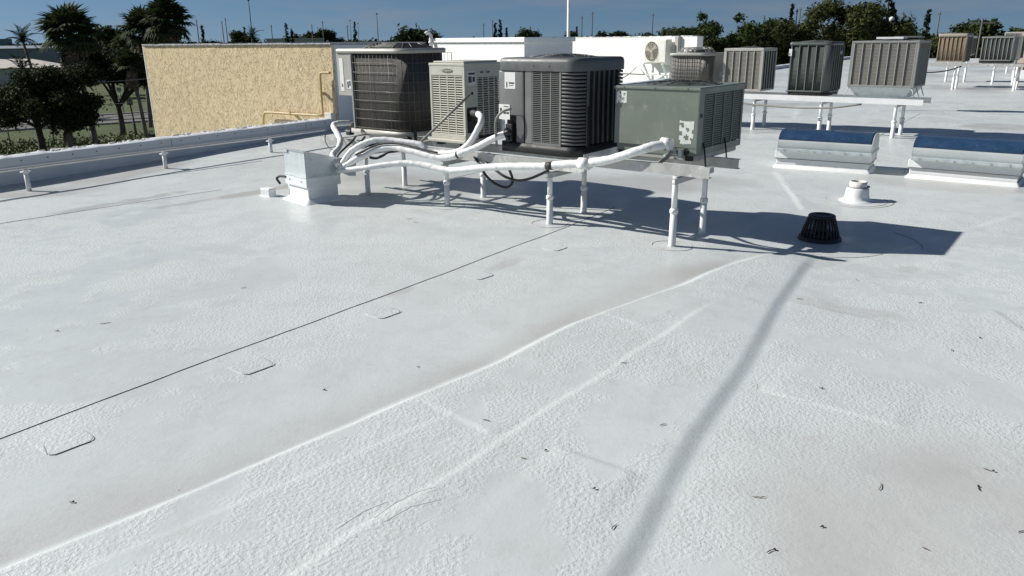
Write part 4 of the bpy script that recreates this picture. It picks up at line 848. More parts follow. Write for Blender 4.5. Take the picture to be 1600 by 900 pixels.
# ------------------------------------------------------------------ skylights
def skylight(label, cx, cy, th):
    w, d = 1.16, .56; o = unit_empty('skylight', label, cx, cy, th, w, 0, 'skylight', 'barrel skylights')
    o.location.z = rz1(cx, cy)-.005
    cq = MB(); a1 = rrect(-.03,w+.03,-.03,d+.03,.03,4); b1 = rrect(.01,w-.01,.01,d-.01,.02,4); n = len(a1)
    cq.add([(x,y,-.015) for x,y in a1]+[(x,y,.05) for x,y in b1], [(i,(i+1) % n,n+(i+1) % n,n+i) for i in range(n)], True); cq.build('cant_flashing', WHITE, o)
    MB().box(.02,w-.02,.02,d-.02,0,.13).build('curb', WHITE, o, .004); MB().box(.0,w,.0,d,.13,.225).build('upper_curb', WHITE, o, .004)
    MB().box(-.003,w+.003,-.004,d+.003,.126,.131).build('drip_edge', SEAMM, o)
    fl = MB().box(.03,w+.012,-.062,d+.05,.225,.265).build('retaining_frame', GALV, o, .004)
    for k in range(6): MB().lathe([(.011,0),(.011,.006)],8).build('screw', STEEL, fl).matrix_local = Matrix.Translation((.12+k*.185,-.063,.245)) @ Matrix.Rotation(R(90),4,'X')
    n = 22; rad = .29; cy_ = d/2; hh = .215
    arc = [(cy_-rad*math.copysign(abs(math.cos(math.pi*i/n))**.7, math.cos(math.pi*i/n)), .265+hh*abs(math.sin(math.pi*i/n))**.8) for i in range(n+1)]
    def band(i0, i1, x0, x1, lift, mt, name):
        m1 = MB(); k = i1-i0+1; vs = []
        for x in (x0, x1):
            for y, z in arc[i0:i1+1]:
                ny_, nz_ = (y-cy_)/rad, (z-.265)/hh; vs.append((x, y+ny_*lift, z+nz_*lift))
        vs2 = [(x,y-(y-cy_)/rad*.006,z-.006) for x,y,z in vs]
        m1.add(vs+vs2, [(i,k+i,k+i+1,i+1) for i in range(k-1)]+[(2*k+i,2*k+i+1,3*k+i+1,3*k+i) for i in range(k-1)]+[(0,2*k,3*k,k),(k-1,2*k-1,4*k-1,3*k-1)], True)
        return m1.build(name, mt, o)
    SHEET = mat('side_sheet', (.42,.45,.455), .4, .0, var=.07, vscale=2); band(0, 3, .03, w, 0, SHEET, 'front_side_sheet'); band(18, n, .03, w, 0, SHEET, 'rear_side_sheet')
    band(3, 19, .025, w-.02, .004, BLUEFILM, 'barrel_lens')
    for x0 in (.022, w-.008):
        MB().extrude([(x0,y,z) for y,z in arc], (0,0,0), (.012,0,0)).build('end_cap', mat('end_cap_grey', (.5,.53,.51), .4, .2, var=.08), o)
    return o
skylight('barrel skylight with blue film and white curb, left of the two', 4.47, 9.55, -32)
skylight('barrel skylight with blue film and white curb at the right picture edge', 5.72, 8.57, -38)
fs = skylight('far small skylight with sunlit white curb under the third row', 16.2, 22.4, -38); 
# ------------------------------------------------------------------ plumbing vent, drain dome
vz = rz1(3.66, 8.02); ve = thing('plumbing_vent', 'stubby white plumbing vent with a collar on a round flashing', 'vent pipe', (3.66,8.02,vz))
MB().lathe([(.20,-.02),(.19,-.003),(.15,.008),(.128,.025),(.118,.06),(.112,.125),(.10,.14)], 28).build('flashing_boot', WHITE, ve)
MB().lathe([(.098,.135),(.1,.14),(.1,.148),(.09,.15)], 28).build('clamp_ring', mat('grimy_band', (.25,.24,.23), .7), ve)
mt_ = MB(); n = 28; pr_ = [(.086,.148),(.086,.205),(.074,.205),(.074,.15)]; mt_.add([(r_*math.cos(2*math.pi*j/n), r_*math.sin(2*math.pi*j/n), z) for r_,z in pr_ for j in range(n)], [(i*n+j,i*n+(j+1) % n,(i+1)*n+(j+1) % n,(i+1)*n+j) for i in range(3) for j in range(n)], True); mt_.add([(.074*math.cos(2*math.pi*j/n),.074*math.sin(2*math.pi*j/n),.152) for j in range(n)], [tuple(range(n))]); mt_.build('pipe', mat('worn_pipe', (.72,.70,.66), .7, var=.1, dirt=(.35,.33,.3,.56), dscale=24), ve)
MB().box(.085,.12,-.015,.015,.135,.155).build('clamp_screw', MATS['grimy_band'], ve)
ring(3.66, 8.02, .36, 91, 180, 380, .006); ring(3.66, 8.02, .30, 92, 150, 400, .004)
dz = rz1(2.72, 6.58); dr = thing('roof_drain', 'black cast iron domed drain strainer standing in the shadow', 'drain', (2.72,6.58,dz+.004))
MB().lathe([(.185,-.03),(.182,.012),(.172,.03),(.150,.034),(.150,.012)], 36).build('rim', IRON, dr)
rib = MB().extrude([(.150,-.006,.02),(.162,-.006,.025),(.155,-.006,.07),(.112,-.006,.205),(.098,-.006,.215),(.098,-.006,.2),(.142,-.006,.07)], (0,0,0), (0,.012,0)).mesh('rib', IRON, .002)
for k in range(28): link('rib', rib, dr, None, (0,0,2*math.pi*k/28))
MB().lathe([(.113,.198),(.114,.210),(.106,.218),(.06,.216),(.055,.21)], 36).build('top_ring', IRON, dr); MB().lathe([(.06,.0),(.055,.19)], 20).build('inner_sleeve', IRON, dr); MB().lathe([(.14,.02),(.135,.06)], 36).build('lower_band', IRON, dr)
ring(2.72, 6.58, .62, 95, 250, 300, .006); ring(2.8, 6.5, .7, 96, 330, 380, .006)

# ------------------------------------------------------------------ ground, street
GRASS = mat('lawn', (.05,.072,.012), .9, var=.35, vscale=.6, bump=.05, bscale=8, dirt=(.085,.085,.025,.58), dscale=.25, coords='Object')
mg_ = MB().add([(-6000,-3000,GZ-.03),(6000,-3000,GZ-.03),(6000,8000,GZ-.03),(-6000,8000,GZ-.03)], [(0,1,2,3)]); tag(mg_.build('ground', GRASS), kind='structure')
ASPH = mat('asphalt', (.13,.125,.12), .9, var=.2, vscale=.8, bump=.01, bscale=20, dirt=(.19,.18,.165,.55), dscale=.5)
rdn = Vector((6.0,10.6,0)).normalized(); 
def road(name, p, q, wdt, z, mt):
    p = Vector(p); q = Vector(q); d = (q-p).normalized(); s = Vector((-d.y,d.x,0))*wdt/2; m1 = MB()
    m1.extrude([p-s+Vector((0,0,GZ-.05)), p+s+Vector((0,0,GZ-.05)), p+s+Vector((0,0,z)), p-s+Vector((0,0,z))], (0,0,0), q-p)
    return tag(m1.build(name, mt), kind='structure')
road('road', (-75,34,0), (0,94,0), 8.6, GZ+.02, ASPH)
for s_ in (-1, 1):
    dq = Vector((75,60,0)).normalized(); nq = Vector((-dq.y,dq.x,0))*(4.45*s_); road('kerb', Vector((-75,34,0))+nq, Vector((0,94,0))+nq, .28, GZ+.12, mat('kerb_concrete', (.36,.35,.33), .9, var=.15))
# weedy ground cover at the foot of the building
gt = MB(); rr = random.Random(31)
for i in range(5200):
    t = rr.uniform(0,1); x = -36+16*t+rr.uniform(-6,6); y = 45+9*t+rr.uniform(-5.5,4); hgt = rr.uniform(.03,.13); a = rr.uniform(0,6.3); w_ = rr.uniform(.05,.12)
    gt.add([(x-w_*math.cos(a),y-w_*math.sin(a),GZ-.03),(x+w_*math.cos(a),y+w_*math.sin(a),GZ-.03),(x+rr.uniform(-.15,.15),y+rr.uniform(-.15,.15),GZ+hgt)], [(0,1,2)])
tag(gt.build('weeds', mat('weed_green', (.10,.13,.03), .8, var=.3, vscale=2)), 'low weedy growth along the street fence below the roof', 'weeds', kind='stuff')

# ------------------------------------------------------------------ trees
BARK = mat('bark', (.05,.042,.035), .9, var=.25, vscale=6, bump=.02, bscale=14); PBARK = mat('palm_bark', (.16,.145,.125), .9, var=.25, vscale=8, bump=.02, bscale=20)
def leafmat(name, col, col2):
    M = bpy.data.materials.new(name); M.use_nodes = True; t = M.node_tree; p = t.nodes['Principled BSDF']
    c = N(t,'ShaderNodeTexCoord'); n = N(t,'ShaderNodeTexNoise'); n.inputs['Scale'].default_value = .9; n.inputs['Detail'].default_value = 6; n.inputs['Roughness'].default_value = .7; t.links.new(c.outputs['Object'], n.inputs['Vector'])
    r = N(t,'ShaderNodeValToRGB'); r.color_ramp.elements[0].position = .35; r.color_ramp.elements[1].position = .68; r.color_ramp.elements[0].color = (*col,1); r.color_ramp.elements[1].color = (*col2,1)
    t.links.new(n.outputs['Fac'], r.inputs['Fac']); t.links.new(r.outputs['Color'], p.inputs['Base Color']); p.inputs['Roughness'].default_value = .75; p.inputs['Specular IOR Level'].default_value = .08
    tr = N(t,'ShaderNodeBsdfTranslucent'); t.links.new(r.outputs['Color'], tr.inputs['Color']); mxs = N(t,'ShaderNodeMixShader'); mxs.inputs['Fac'].default_value = .18
    o = t.nodes['Material Output']; t.links.new(p.outputs[0], mxs.inputs[1]); t.links.new(tr.outputs[0], mxs.inputs[2]); t.links.new(mxs.outputs[0], o.inputs['Surface'])
    return M
LEAFD = leafmat('leaf_dark', (.018,.028,.010), (.045,.06,.02)); LEAFM = leafmat('leaf_mid', (.025,.04,.012), (.065,.085,.026)); LEAFO = leafmat('leaf_olive', (.035,.045,.014), (.085,.09,.03))
PINE = leafmat('leaf_pine', (.016,.026,.014), (.035,.05,.025)); PALMG = leafmat('leaf_palm', (.022,.036,.014), (.06,.08,.03)); PALMB = mat('dead_frond', (.15,.115,.075), .9, var=.3, vscale=3)
def crown_mesh(name, lobes, nleaf, size, mt, seed, flat=.75):
    """leaf-sized faces spread through a set of lobes (x,y,z,rx,rz); denser near the lobe surface, ragged edge"""
    r_ = np.random.default_rng(seed); vols = np.array([l[3]**2*l[4] for l in lobes]); pick = r_.choice(len(lobes), nleaf, p=vols/vols.sum())
    Lb = np.array(lobes)[pick]; d = r_.normal(size=(nleaf,3)); d /= np.linalg.norm(d,axis=1)[:,None]
    rad = r_.random(nleaf)**.28*(.82+.36*r_.random(nleaf))
    clump = .75+.5*np.sin(d[:,0]*9+Lb[:,0]*5+seed)*np.sin(d[:,1]*8+Lb[:,1]*4)*np.sin(d[:,2]*9+1)
    P = Lb[:,:3]+d*rad[:,None]*clump[:,None]*np.stack([Lb[:,3],Lb[:,3],Lb[:,4]],-1)
    nrm = d*.7+r_.normal(size=(nleaf,3))*.6+np.array([0,0,.4]); nrm /= np.linalg.norm(nrm,axis=1)[:,None]
    t = np.cross(nrm, r_.normal(size=(nleaf,3))); t /= np.linalg.norm(t,axis=1)[:,None]; b = np.cross(nrm,t)
    s = size*(.5+r_.random(nleaf))[:,None]
    q = np.stack([P-t*s, P-b*s*.45+t*s*.1, P+t*s, P+b*s*.45-t*s*.1], 1).reshape(-1,3)
    me_ = bpy.data.meshes.new(name); me_.from_pydata(q.tolist(), [], np.arange(nleaf*4).reshape(-1,4).tolist()); me_.materials.append(mt); return me_
def trunk_mb(h, r, limbs, seed, lean=(0,0)):
    r_ = random.Random(seed); m1 = MB(); top = Vector((lean[0],lean[1],h))
    m1.tube(spline([(0,0,-.1),(lean[0]*.3+r_.uniform(-.1,.1),lean[1]*.3,h*.4),top],4), [r*1.5,r*1.15,r*1.05,r,r*.97,r*.93,r*.88,r*.85,r*.8], 9)
    for (x,y,z) in limbs: m1.tube(spline([top*.92, Vector((x*.45,y*.45,h+(z-h)*.55)), Vector((x,y,z))],4), [r*.6,r*.55,r*.5,r*.44,r*.38,r*.3,r*.22,r*.16,r*.1], 7)
    return m1
def tree(name, label, loc, lobes, nleaf, size, mt, seed, th, tr, group=None, lean=(0,0), bark=BARK):
    o = thing(name, label, 'tree', loc, 0, group)
    trunk_mb(th, tr, [(l[0],l[1],l[2]) for l in lobes[:7]], seed, lean).build('trunk', bark, o)
    link('crown', crown_mesh('crown', lobes, nleaf, size, mt, seed), o); return o
# big dark shade tree below the roof edge
rr = random.Random(12); lob = []
for i in range(40):
    a = rr.uniform(0,6.28); q = rr.random()**.5*2.7; lob.append((q*math.cos(a)+.8, q*math.sin(a), rr.uniform(1.9,4.7)-q*.1, rr.uniform(.75,1.25), rr.uniform(.55,.85)))
lob += [(2.6,-.8,1.5,.5,.4),(3.3,-.5,2.0,.6,.35),(-2.4,-.3,1.6,.7,.4),(1.3,-.6,1.2,.4,.3)]
tree('shade_tree', 'broad very dark shade tree by the street fence, lower left', (-28.2,46.7,GZ), lob, 52000, .095, LEAFD, 5, 1.5, .2)
rr = random.Random(22); lob = [(rr.uniform(-2.4,3.0), rr.uniform(-1.5,1.5), rr.uniform(3.7,5.6), rr.uniform(.6,1.0), rr.uniform(.5,.8)) for i in range(22)]
tree('shade_tree', 'dark leafy tree mass behind the leaning palm', (-27.6,55.5,GZ), lob, 28000, .10, LEAFD, 6, 2.0, .2)
rr = random.Random(23); lob = [(rr.uniform(-2.6,2.6), rr.uniform(-1.5,1.5), rr.uniform(3.2,7.2), rr.uniform(.7,1.1), rr.uniform(.6,1)) for i in range(16)]
tree('shade_tree', 'open green tree between the leaning palm and the roofline palms', (-30.5,67,GZ), lob, 15000, .12, LEAFM, 8, 3, .2)
rr = random.Random(24); lob = [(rr.uniform(-3,3), rr.uniform(-1.5,1.5), rr.uniform(1.5,5.2), rr.uniform(.9,1.4), rr.uniform(.7,1)) for i in range(16)]
tree('shade_tree', 'dark rounded tree at the far left beside the pale roofs', (-62,86,GZ), [(x*1.4,y,z,a*1.4,b*1.2) for x,y,z,a,b in lob], 6000, .26, LEAFD, 9, 2, .25)
# palms
def fan_frond(mt, rad=.68, pet=.5, nb=17, seed=0):
    """petiole plus a fan of drooping blades"""
    r_ = random.Random(seed); m1 = MB(); m1.tube([(0,0,0),(pet*.5,0,.04),(pet,0,.03)], [.018,.013,.01], 4)
    for i in range(nb):
        a = R(-115+230*i/(nb-1)); l = rad*(1-.22*abs(a)/2)*r_.uniform(.85,1.1); c, s = math.cos(a), math.sin(a); w_ = .052*rad/.55
        b = Vector((pet,0,.03)); mid = b+Vector((c*l*.6,s*l*.6,.03+.02*math.cos(i))); tip = b+Vector((c*l*1.0,s*l*1.0,-.16*l-abs(s)*.06)); sd_ = Vector((-s,c,0))*w_
        m1.add([b, mid-sd_, tip, mid+sd_, mid+Vector((0,0,.02))], [(0,1,4),(1,2,4),(2,3,4),(3,0,4)])
    return m1.mesh('frond', mt)
def feather_frond(mt, ln=2.2, seed=0):
    r_ = random.Random(seed); m1 = MB(); pts = [Vector((ln*t, 0, .55*ln*t*(1-t)*1.2-.35*ln*t*t)) for t in np.linspace(0,1,12)]
    m1.tube(pts, [.03*(1-i/14) for i in range(12)], 4)
    for i in range(1,12):
        for k in range(2):
            t_a = pts[i-1].lerp(pts[i], k*.5)
            for s_ in (-1,1):
                l = .48*math.sin(math.pi*(.12+.85*i/12))*r_.uniform(.8,1.1); m1.add([t_a, t_a+Vector((.10,s_*l*.5,-.03)), t_a+Vector((.22,s_*l,-.28*l-.05)), t_a+Vector((.05,s_*l*.5,-.06))], [(0,1,2),(0,2,3)])
    return m1.mesh('frond', mt)
FF = [fan_frond(PALMG, seed=i) for i in range(3)]; FD = [fan_frond(PALMB, .5, .4, 11, seed=i+9) for i in range(2)]; FE = [feather_frond(PALMG, seed=i) for i in range(2)]
def palm(label, base, top, tr, nf, scale, skirt=0, feather=False, seed=1, low=-35):
    """base/top world points; fronds are separate parts"""
    r_ = random.Random(seed); o = thing('palm_tree', label, 'palm', base, 0); tp = Vector(top)-Vector(base)
    mid = tp*.5+Vector((-tp.x*.1,0,0)); pts = spline([Vector((0,0,-.1)), mid, tp], 6)
    MB().tube(pts, [tr*(1.25-.4*i/(len(pts)-1)) for i in range(len(pts))], 9).build('trunk', PBARK, o)
    for i in range(nf):
        az = i*2.399+r_.uniform(-.25,.25); el = R(low+(88-low)*((i+.5)/nf)**.9+r_.uniform(-8,8)); f = link('frond', r_.choice(FE if feather else FF), o, tp); f.rotation_euler = (r_.uniform(-.3,.3), -el, az); s_ = scale*r_.uniform(.85,1.12); f.scale = (s_,)*3
    for i in range(skirt):
        az = i*2.399+r_.uniform(-.3,.3); el = R(r_.uniform(-88,-55)); f = link('dead_frond', r_.choice(FD), o, tp+Vector((0,0,-r_.uniform(0,.9)*scale))); f.rotation_euler = (r_.uniform(-.4,.4), -el, az); s_ = scale*r_.uniform(.8,1.1); f.scale = (s_,)*3
    return o
palm('leaning fan palm with a full crown and shaggy dead skirt, lower left', (-26.1,48.9,GZ), (-26.8,49.4,2.1), .15, 40, 1.75, 34, seed=3)
palm('short young fan palm beside the street fence', (-26.9,47.5,GZ), (-27.0,47.6,-3.1), .2, 16, 1.0, 10, seed=5, low=-5)
palm('fan palm hung with a long dead skirt beside the stucco wall', (-25.0,53.5,GZ), (-25.4,53.6,.25), .12, 18, 1.05, 46, seed=6)
palm('tallest fan palm rising over the left end of the stucco wall', (-25.2,58,GZ), (-24.3,58,2.9), .14, 40, 1.75, 10, seed=7)
palm('slightly lower fan palm left of the tallest one', (-27.6,60,GZ), (-27.1,60,2.35), .13, 34, 1.7, 16, seed=8)
palm('slim feather palm standing alone at the far left', (-59.5,100,GZ), (-60.2,100,2.0), .17, 17, 1.05, 0, True, seed=9, low=-25)
palm('small distant feather palm just above the stucco wall', (-38.0,120,GZ), (-38.2,120,2.2), .16, 15, .8, 0, True, seed=10, low=-25)
palm('low palm before the pale house roofs', (-41.5,68,GZ), (-41.5,68,-.55), .15, 13, .8, 0, True, seed=12, low=-20)
# trees beyond the far parapet (right)
def dome(seed, n, rx, z0, z1, r0, r1, ry=2.):
    q = random.Random(seed); out = []
    for i in range(n):
        x = q.uniform(-1,1); zz_ = z0+(z1-z0)*q.random()**.55*math.sqrt(max(.05,1-.75*x*x)); out.append((x*rx, q.uniform(-ry,ry), zz_, q.uniform(r0,r1), q.uniform(r0,r1)*.8))
    return out
tree('broadleaf_tree', 'wide feathery green tree right of the white wall', (14.5,57,GZ), dome(41,34,4.2,2.2,7.5,.6,1.1)+[(3.9,0,6.9,.5,.3),(4.6,0,6.1,.5,.3),(-3.6,0,6.4,.5,.4),(-1,0,7.5,.5,.4),(1.6,0,7.4,.5,.4)], 26000, .12, LEAFM, 41, 2.5, .25)
tree('broadleaf_tree', 'loose dark tree filling the gap behind the boxy beige-grey condenser', (18.6,60,GZ), dome(45,22,3.0,2.0,6.9,.6,1.1), 12000, .13, LEAFD, 45, 2.5, .25)
tree('broadleaf_tree', 'green tree below the tall tiered pine', (29.3,64,GZ), dome(46,24,3.0,2.0,6.9,.6,1.1), 13000, .13, LEAFM, 46, 2.5, .25)
tree('broadleaf_tree', 'lower rounded tree between the two big ones on the right', (21.6,64,GZ), dome(42,24,3.6,1.4,6.9,.7,1.2), 14000, .13, LEAFM, 42, 2.5, .25)
tree('broadleaf_tree', 'large dense tree rising behind the middle condenser', (24.6,61,GZ), dome(43,46,5.3,2.2,8.4,.8,1.4), 34000, .13, LEAFO, 43, 2.5, .35)
tree('broadleaf_tree', 'dark shrubby tree behind the wide grey condenser', (32.6,66,GZ), dome(44,24,3.8,1.8,6.6,.7,1.2), 16000, .13, LEAFM, 44, 2.5, .25)
def pine(label, x, y, h, wid, seed, n=3500, leaf=.2, tall=.12):
    r_ = random.Random(seed); lb = []
    for k in range(22):
        f = k/21; z = h*(tall+(1-tall)*f); w_ = wid*(1-f)**.8*r_.uniform(.75,1.1)+.12
        for j in range(5): a = r_.uniform(0,6.28); lb.append((w_*.62*math.cos(a), w_*.62*math.sin(a), z+r_.uniform(-.1,.1), max(.16,w_*.42), .2))
    o = thing('pine_tree', label, 'tree', (x,y,GZ)); MB().tube([(0,0,-.1),(0,0,h*.98)], [.22,.05], 8).build('trunk', BARK, o)
    link('crown', crown_mesh('crown', lb, n, leaf, PINE, seed), o); return o
pine('tall tiered pine cut by the top of the picture, above the wide condenser', 31.6, 68, 9.8, 2.5, 51, 9000)
pine('narrow columnar pine right of the tall tiered pine', 47.4, 92, 8.6, .85, 52, 2600)
# distant tree line
fk = [crown_mesh('crown', dome(60+i,16,3.2,2.5,6.0,.9,1.5), 3600, .27, (LEAFD,LEAFM,LEAFO)[i % 3], 60+i) for i in range(4)]
fkt = trunk_mb(2.2,.25,[(1.2,0,3.4),(-1.2,0,3.4)],3).mesh('trunk', BARK)
places = ['at the horizon left of the wire-grille condenser']
def far_tree(label, bearing, dist, s, k, group=None, sz=1.):
    x_ = bearing*dist; o = thing('distant_tree', label, 'tree', (x_, dist, GZ), 0, group); o.scale = (s, s, s*sz)
    link('trunk', fkt, o); c = link('crown', fk[k % 4], o); return o
ORD = ['leftmost','second','third','fourth','fifth','sixth','seventh','eighth','ninth','tenth','eleventh','twelfth','thirteenth','fourteenth','fifteenth','sixteenth','seventeenth','eighteenth','nineteenth','twentieth','twenty-first','twenty-second','twenty-third','twenty-fourth','twenty-fifth','twenty-sixth','twenty-seventh','twenty-eighth','twenty-ninth','thirtieth']
spec = [(-0.3621,150,1.0),(-0.3288,230,1.4),(-0.2615,260,1.5),(-0.2377,300,1.7),(-0.2219,300,1.6),(-0.1862,140,.95),(-0.1601,95,1.05),(-0.1268,160,1.0),(-0.1054,92,1.15),(-0.0872,100,1.1),(-0.0460,200,1.0),(0.0143,180,1.1),(0.0301,170,1.25),(0.0832,210,1.2),(0.1030,190,1.0),(0.1228,220,1.4),(0.1585,160,1.0),(0.1783,140,1.05),(0.5468,115,1.05),(0.5642,110,1.05),(0.5769,118,1.2),(0.6006,105,1.2),(0.6133,110,1.25),(0.6323,120,.9),(-0.4992,95,1.0),(-0.4834,100,1.25)]
for i, (px, dist, s_) in enumerate(spec):
    k_ = sorted(q[0] for q in spec).index(px); far_tree('far-off rounded tree on the horizon, %s from the left' % ORD[k_], px, dist, s_, i, 'trees along the horizon')
fm = MB(); r_ = np.random.default_rng(77)                        # wood on the horizon, too far to tell trees apart
lobs = []
for i in range(240):
    px = -.72+1.44*i/240; dist = r_.uniform(330,520); lobs.append((px*dist, dist, GZ+r_.uniform(2.8,4.6), r_.uniform(5,10), r_.uniform(2.2,3.6)))
fw = link('far_wood', crown_mesh('far_wood', lobs, 26000, 1.0, LEAFD, 77)); tag(fw, 'dark strip of distant woods all along the horizon', 'woods', kind='stuff')
for i, (px, dist, h_, w_) in enumerate(((-0.3788,180,9.5,.8),(-0.3265,260,10.5,1.3),(-0.2750,190,10.0,1.1),(-0.2686,190,8.8,.9),(-0.1902,230,11,1.2),(-0.0174,190,9.6,1.0),(-0.0111,190,10.2,1.1),(-0.0032,200,8.6,.8),(0.0832,260,9.5,.7),(0.3471,150,11.5,.6))):
    tag(pine('tiny spire-shaped pine on the horizon, %s from the left' % ORD[i], px*dist, dist, h_, w_, 80+i, 700, .35), group='spire pines on the horizon')
# ------------------------------------------------------------------ poles, masts, wires, fence, houses
POLE = mat('pole_grey', (.11,.105,.10), .8, var=.15)
def upole(bearing, dist, top, r=.13, arm=False, label='thin dark utility pole on the horizon', group='utility poles on the horizon'):
    x_ = bearing*dist; o = thing('utility_pole', label, 'pole', (x_,dist,GZ), R(-30), group); h_ = top-GZ
    MB().tube([(0,0,-.2),(0,0,h_)], [r,r*.75], 8).build('shaft', POLE, o)
    MB().box(-(1.1 if arm else .25),(1.1 if arm else .25),-.06,.06,h_-.5,h_-.36).build('crossarm', POLE, o); return o
for k_, (px, dist, top) in enumerate(((-0.3843,170,6.2),(-0.3534,200,6.6),(-0.3487,210,7.6),(-0.2932,190,5.4),(-0.2433,200,5.6),(-0.2298,210,6.6),(-0.1997,190,5.2),(-0.0317,190,5.2),(-0.0206,200,6.2),(0.0895,170,6.1),(0.1022,170,6.9),(0.1767,160,6.2),(0.3534,150,6.4),(0.3574,160,7.0),(0.4842,150,5.8),(0.5293,140,5.4))):
    upole(px, dist, top, label='thin dark utility pole on the horizon, %s from the left' % ORD[k_])
upole(0.5832, 78, 3.1, .10, True, 'pale utility pole with a long crossarm at the right', 'x'); 
for o in COL.objects:
    if o.get('group') == 'x': del o['group']; 
def mast_(label, bearing, dist, top, r=.25):
    x_ = bearing*dist; o = thing('radio_mast', label, 'mast', (x_,dist,GZ)); h_ = top-GZ
    MB().tube([(0,0,0),(0,0,h_)], [r,r*.6], 6).build('shaft', POLE, o); MB().lathe([(r*2,h_-.8),(r*2.2,h_-.3),(r*.5,h_)],8).build('lamp_head', POLE, o)
mast_('tallest thin radio mast left of centre against the sky', -0.3177, 420, 22.5, .34); mast_('thin radio mast above the wire-grille condenser', -0.1624, 480, 17, .28); mast_('faint radio mast left of its taller neighbour over the condenser', -0.1957, 520, 14.5, .2); mast_('faint slim mast over the right part of the stucco wall', -0.1862, 520, 12.5, .18)
lp = thing('globe_lamp', 'white globe street lamp among the trees behind the wide condenser', 'street lamp', (29.2,62,GZ)); MB().tube([(0,0,0),(0,0,7.1)],[.08,.05],8).build('post', POLE, lp); MB().lathe([(.02,7.1),(.15,7.17),(.2,7.3),(.15,7.43),(.02,7.5)],14).build('globe', mat('globe_white', (.8,.82,.84), .3), lp)
for k, (p, q) in enumerate((((-31,43.0,-.62),(-17.5,56,-.05)),((-31.5,44,-2.05),(-17,57,-1.4)),((-33,52,-3.35),(-20,62,-2.7)),((-28,60,.55),(-16,64,.7)))):
    P_ = [Vector(p).lerp(Vector(q), t)+Vector((0,0,-.25*4*t*(1-t))) for t in np.linspace(-.4,1.3,16)]
    tag(MB().tube(P_, .02, 5).build('power_line', mat('wire_grey', (.28,.27,.25), .6)), ('overhead wire crossing the dark tree, topmost of the three long ones','overhead wire crossing the dark tree low down, middle one','lowest overhead wire, near the street','short high overhead wire behind the fan palm')[k], 'wire')
fe = thing('street_fence', 'thin dark chain-link fence along the street below', 'fence', (-31.6,48.1,GZ)); 
FEN = mat('fence_metal', (.06,.06,.058), .6, .3)
fd = Vector((-27.0,53.6,0))-Vector((-32.5,47.3,0)); fd = Vector((1.0,.62,0)).normalized(); 
fps = [Vector((-6,-3.0,0))+fd*(k*2.4) for k in range(8)]
for p in fps: MB().tube([(p.x,p.y,-.1),(p.x,p.y,1.35)], .035, 6).build('post', FEN, fe)
MB().tube([fps[0]+Vector((0,0,1.3)), fps[-1]+Vector((0,0,1.3))], .025, 6).build('top_rail', FEN, fe)
mw = MB(); L_ = (fps[-1]-fps[0]).length
for k in range(int(L_/.16)):
    a_ = fps[0]+fd*(k*.16)
    for s_ in (1,-1): mw.tube([a_+Vector((0,0,.65-.65*s_)), a_+fd*1.25+Vector((0,0,.65+.62*s_))], .004, 3, cap=False)
mw.build('wire_mesh', FEN, fe)
for px, py, lab in ((-26.6,55.5,'dark leaning street sign post near the palms'),(-35.2,71.7,'grey post on the lawn beyond the street')):
    o = thing('sign_post', lab, 'post', (px,py,GZ)); MB().tube([(0,0,-.1),(-.15,0,2.2)], .05, 8).build('shaft', FEN if px > -30 else CABLE, o); MB().box(-.35,.05,-.03,.03,2.0,2.35).build('plate', CABLE, o)
def house(label, x, y, rz, w, d, wall, roofc, h=2.7, rh=1.3):
    o = thing('house', label, 'house', (x,y,GZ), rz); MB().box(0,w,0,d,0,h).build('wall', wall, o)
    a = [(-.4,-.4,h),(w+.4,-.4,h),(w+.4,d+.4,h),(-.4,d+.4,h)]; r1, r2 = (d*.5,d*.5,h+rh), (w-d*.5,d*.5,h+rh); MB().add(a+[r1,r2], [(0,1,5,4),(1,2,5),(2,3,4,5),(3,0,4),(3,2,1,0)]).build('roof', roofc, o)
    for k in range(int(w/3)): f = MB().box(1+k*3,2.2+k*3,-.05,.02,.9,2.0).build('window', mat('window_frame',(.6,.6,.58),.5), o); MB().box(1.08+k*3,2.12+k*3,-.07,-.045,.98,1.92).build('pane', mat('window_glass',(.03,.04,.05),.1), f)
    return o
HW = mat('house_wall', (.62,.58,.50), .8); HR = mat('pale_roof', (.58,.53,.47), .8, var=.1, vscale=1, bump=.02, bscale=6)
house('low house with a pale tiled roof at the far left', -88, 122, R(20), 17, 9, HW, HR, 2.6, 1.3)
house('house with a pale roof behind the dark shade tree', -72, 128, R(12), 12, 8, HW, HR, 2.6, 1.2)
house('white house half hidden between the palms and the stucco wall', -34.5, 84, R(25), 9, 7, mat('house_white',(.7,.7,.68),.8), mat('grey_roof', (.3,.3,.29), .8), 3.0, 1.1)
house('long grey industrial roof on the left horizon', -150, 190, R(8), 70, 22, mat('grey_wall', (.24,.27,.29), .8), mat('grey_metal_roof', (.22,.26,.29), .6), 5.2, .6)
hr = thing('high_rise', 'hazy blue-grey high-rise blocks at the far left', 'building', (-960,1500,GZ)); HZ = mat('hazy_concrete', (.17,.24,.31), .8, var=.06, vscale=.05)
MB().box(-20,3,0,18,0,19).build('lower_block', HZ, hr); MB().box(3.2,26,0,18,0,16).build('right_block', HZ, hr); MB().box(-11,-5,2,12,19,22).build('roof_house', HZ, hr)
hgl = MB().box(0,2.2,-.3,.05,0,1.4).mesh('window', mat('hazy_glass', (.10,.16,.22), .4))
for r0 in range(3):
    for c_ in range(9): link('window', hgl, hr, (-18.5+c_*4.9+(0 if c_ < 4 else 1.6), 0, 4+r0*3.6))
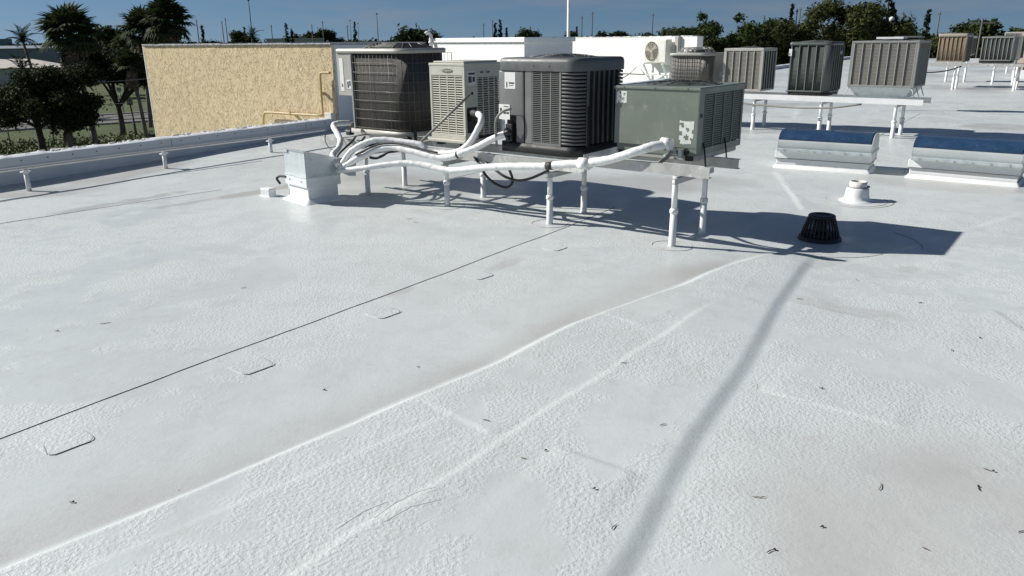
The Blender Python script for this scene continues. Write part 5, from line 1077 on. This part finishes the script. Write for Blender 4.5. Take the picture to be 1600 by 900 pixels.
sh = thing('low_building', 'low pale flat building on the horizon above the stucco wall', 'building', (-63.2,210,GZ)); MB().box(0,13,0,8,0,6.6).build('wall', mat('pale_building', (.5,.48,.44), .8), sh); MB().box(-.3,13.3,-.3,8.3,6.6,6.9).build('roof', mat('pale_building',(0,0,0)), sh)

# ------------------------------------------------------------------ litter on the roof
LITTER = mat('dry_litter', (.035,.028,.02), .8, var=.4, vscale=60); LITB = mat('dry_leaf', (.16,.12,.075), .8, var=.3, vscale=60)
def twig(label, x, y, ln, ang, bend=.25, r=.0022, mt=LITTER, blob=False, seed=0):
    r_ = random.Random(seed); pts = []
    for i in range(6):
        t = i/5-.5; px_ = x+math.cos(ang)*t*ln-math.sin(ang)*bend*ln*(.25-t*t); py_ = y+math.sin(ang)*t*ln+math.cos(ang)*bend*ln*(.25-t*t); pts.append(Vector((px_,py_,rz1(px_,py_)+.003+r_.uniform(0,.003))))
    o = thing('twig', label, 'twig', pts[2], 0, 'litter lying on the roof'); c = -pts[2]
    MB().tube([p+c for p in pts], [r*.6,r,r*1.1,r,r*.9,r*.4], 6).build('stem', mt, o)
    if blob:
        q = pts[-1]+c; MB().lathe([(.001,-.003),(.0045,.0),(.005,.002),(.002,.004)],8,(q.x,q.y)).build('seed_head', LITTER, o)
    return o
TW = [((-1.67, 2.51), 0.02, 0, 1), ((-2.74, 4.32), 0.02, 0, 1), ((-2.51, 4.45), 0.09, 0.15, 0), ((-1.89, 5.15), 0.06, 0.3, 0), ((-0.94, 3.47), 0.015, 0, 1), ((-0.99, 7.3), 0.08, 0.2, 0), ((-0.5, 3.74), 0.03, 0.5, 0), ((-0.91, 7.16), 0.08, -0.3, 0), ((-0.12, 3.08), 0.05, -0.7, 0), ((0.04, 2.76), 0.04, -0.7, 0), ((0.13, 2.82), 0.012, 0, 1), ((0.3, 2.53), 0.014, 0, 1), ((0.35, 2.3), 0.05, 0.6, 0), ((0.58, 3.7), 0.05, 0, 0), ((0.66, 3.03), 0.05, 0.1, 0), ((0.92, 2.5), 0.07, -0.35, 0), ((0.86, 2.18), 0.05, 0.2, 1), ((1.91, 4.82), 0.06, -0.4, 0), ((1.51, 3.43), 0.02, -0.6, 1), ((1.08, 2.31), 0.015, 0, 1), ((2.48, 5.26), 0.06, 1.2, 0), ((1.4, 2.56), 0.08, 0.7, 0), ((2.66, 4.73), 0.03, 0, 1), ((2.41, 3.9), 0.05, 0.8, 0), ((1.38, 2.18), 0.03, -1, 0), ((2.67, 4.08), 0.012, 0, 1), ((1.77, 2.54), 0.045, 0.9, 1), ((1.88, 2.67), 0.05, -1.0, 1), ((1.76, 2.27), 0.04, 0, 0)]
for i, ((px, py), ln, an, bl) in enumerate(TW):
    twig('small dark twig on the white roof, %s from the left' % ORD[i], px, py, ln*.75, an+.3, .3*((-1)**i), .0016, LITTER if i % 3 else LITB, bool(bl), i)
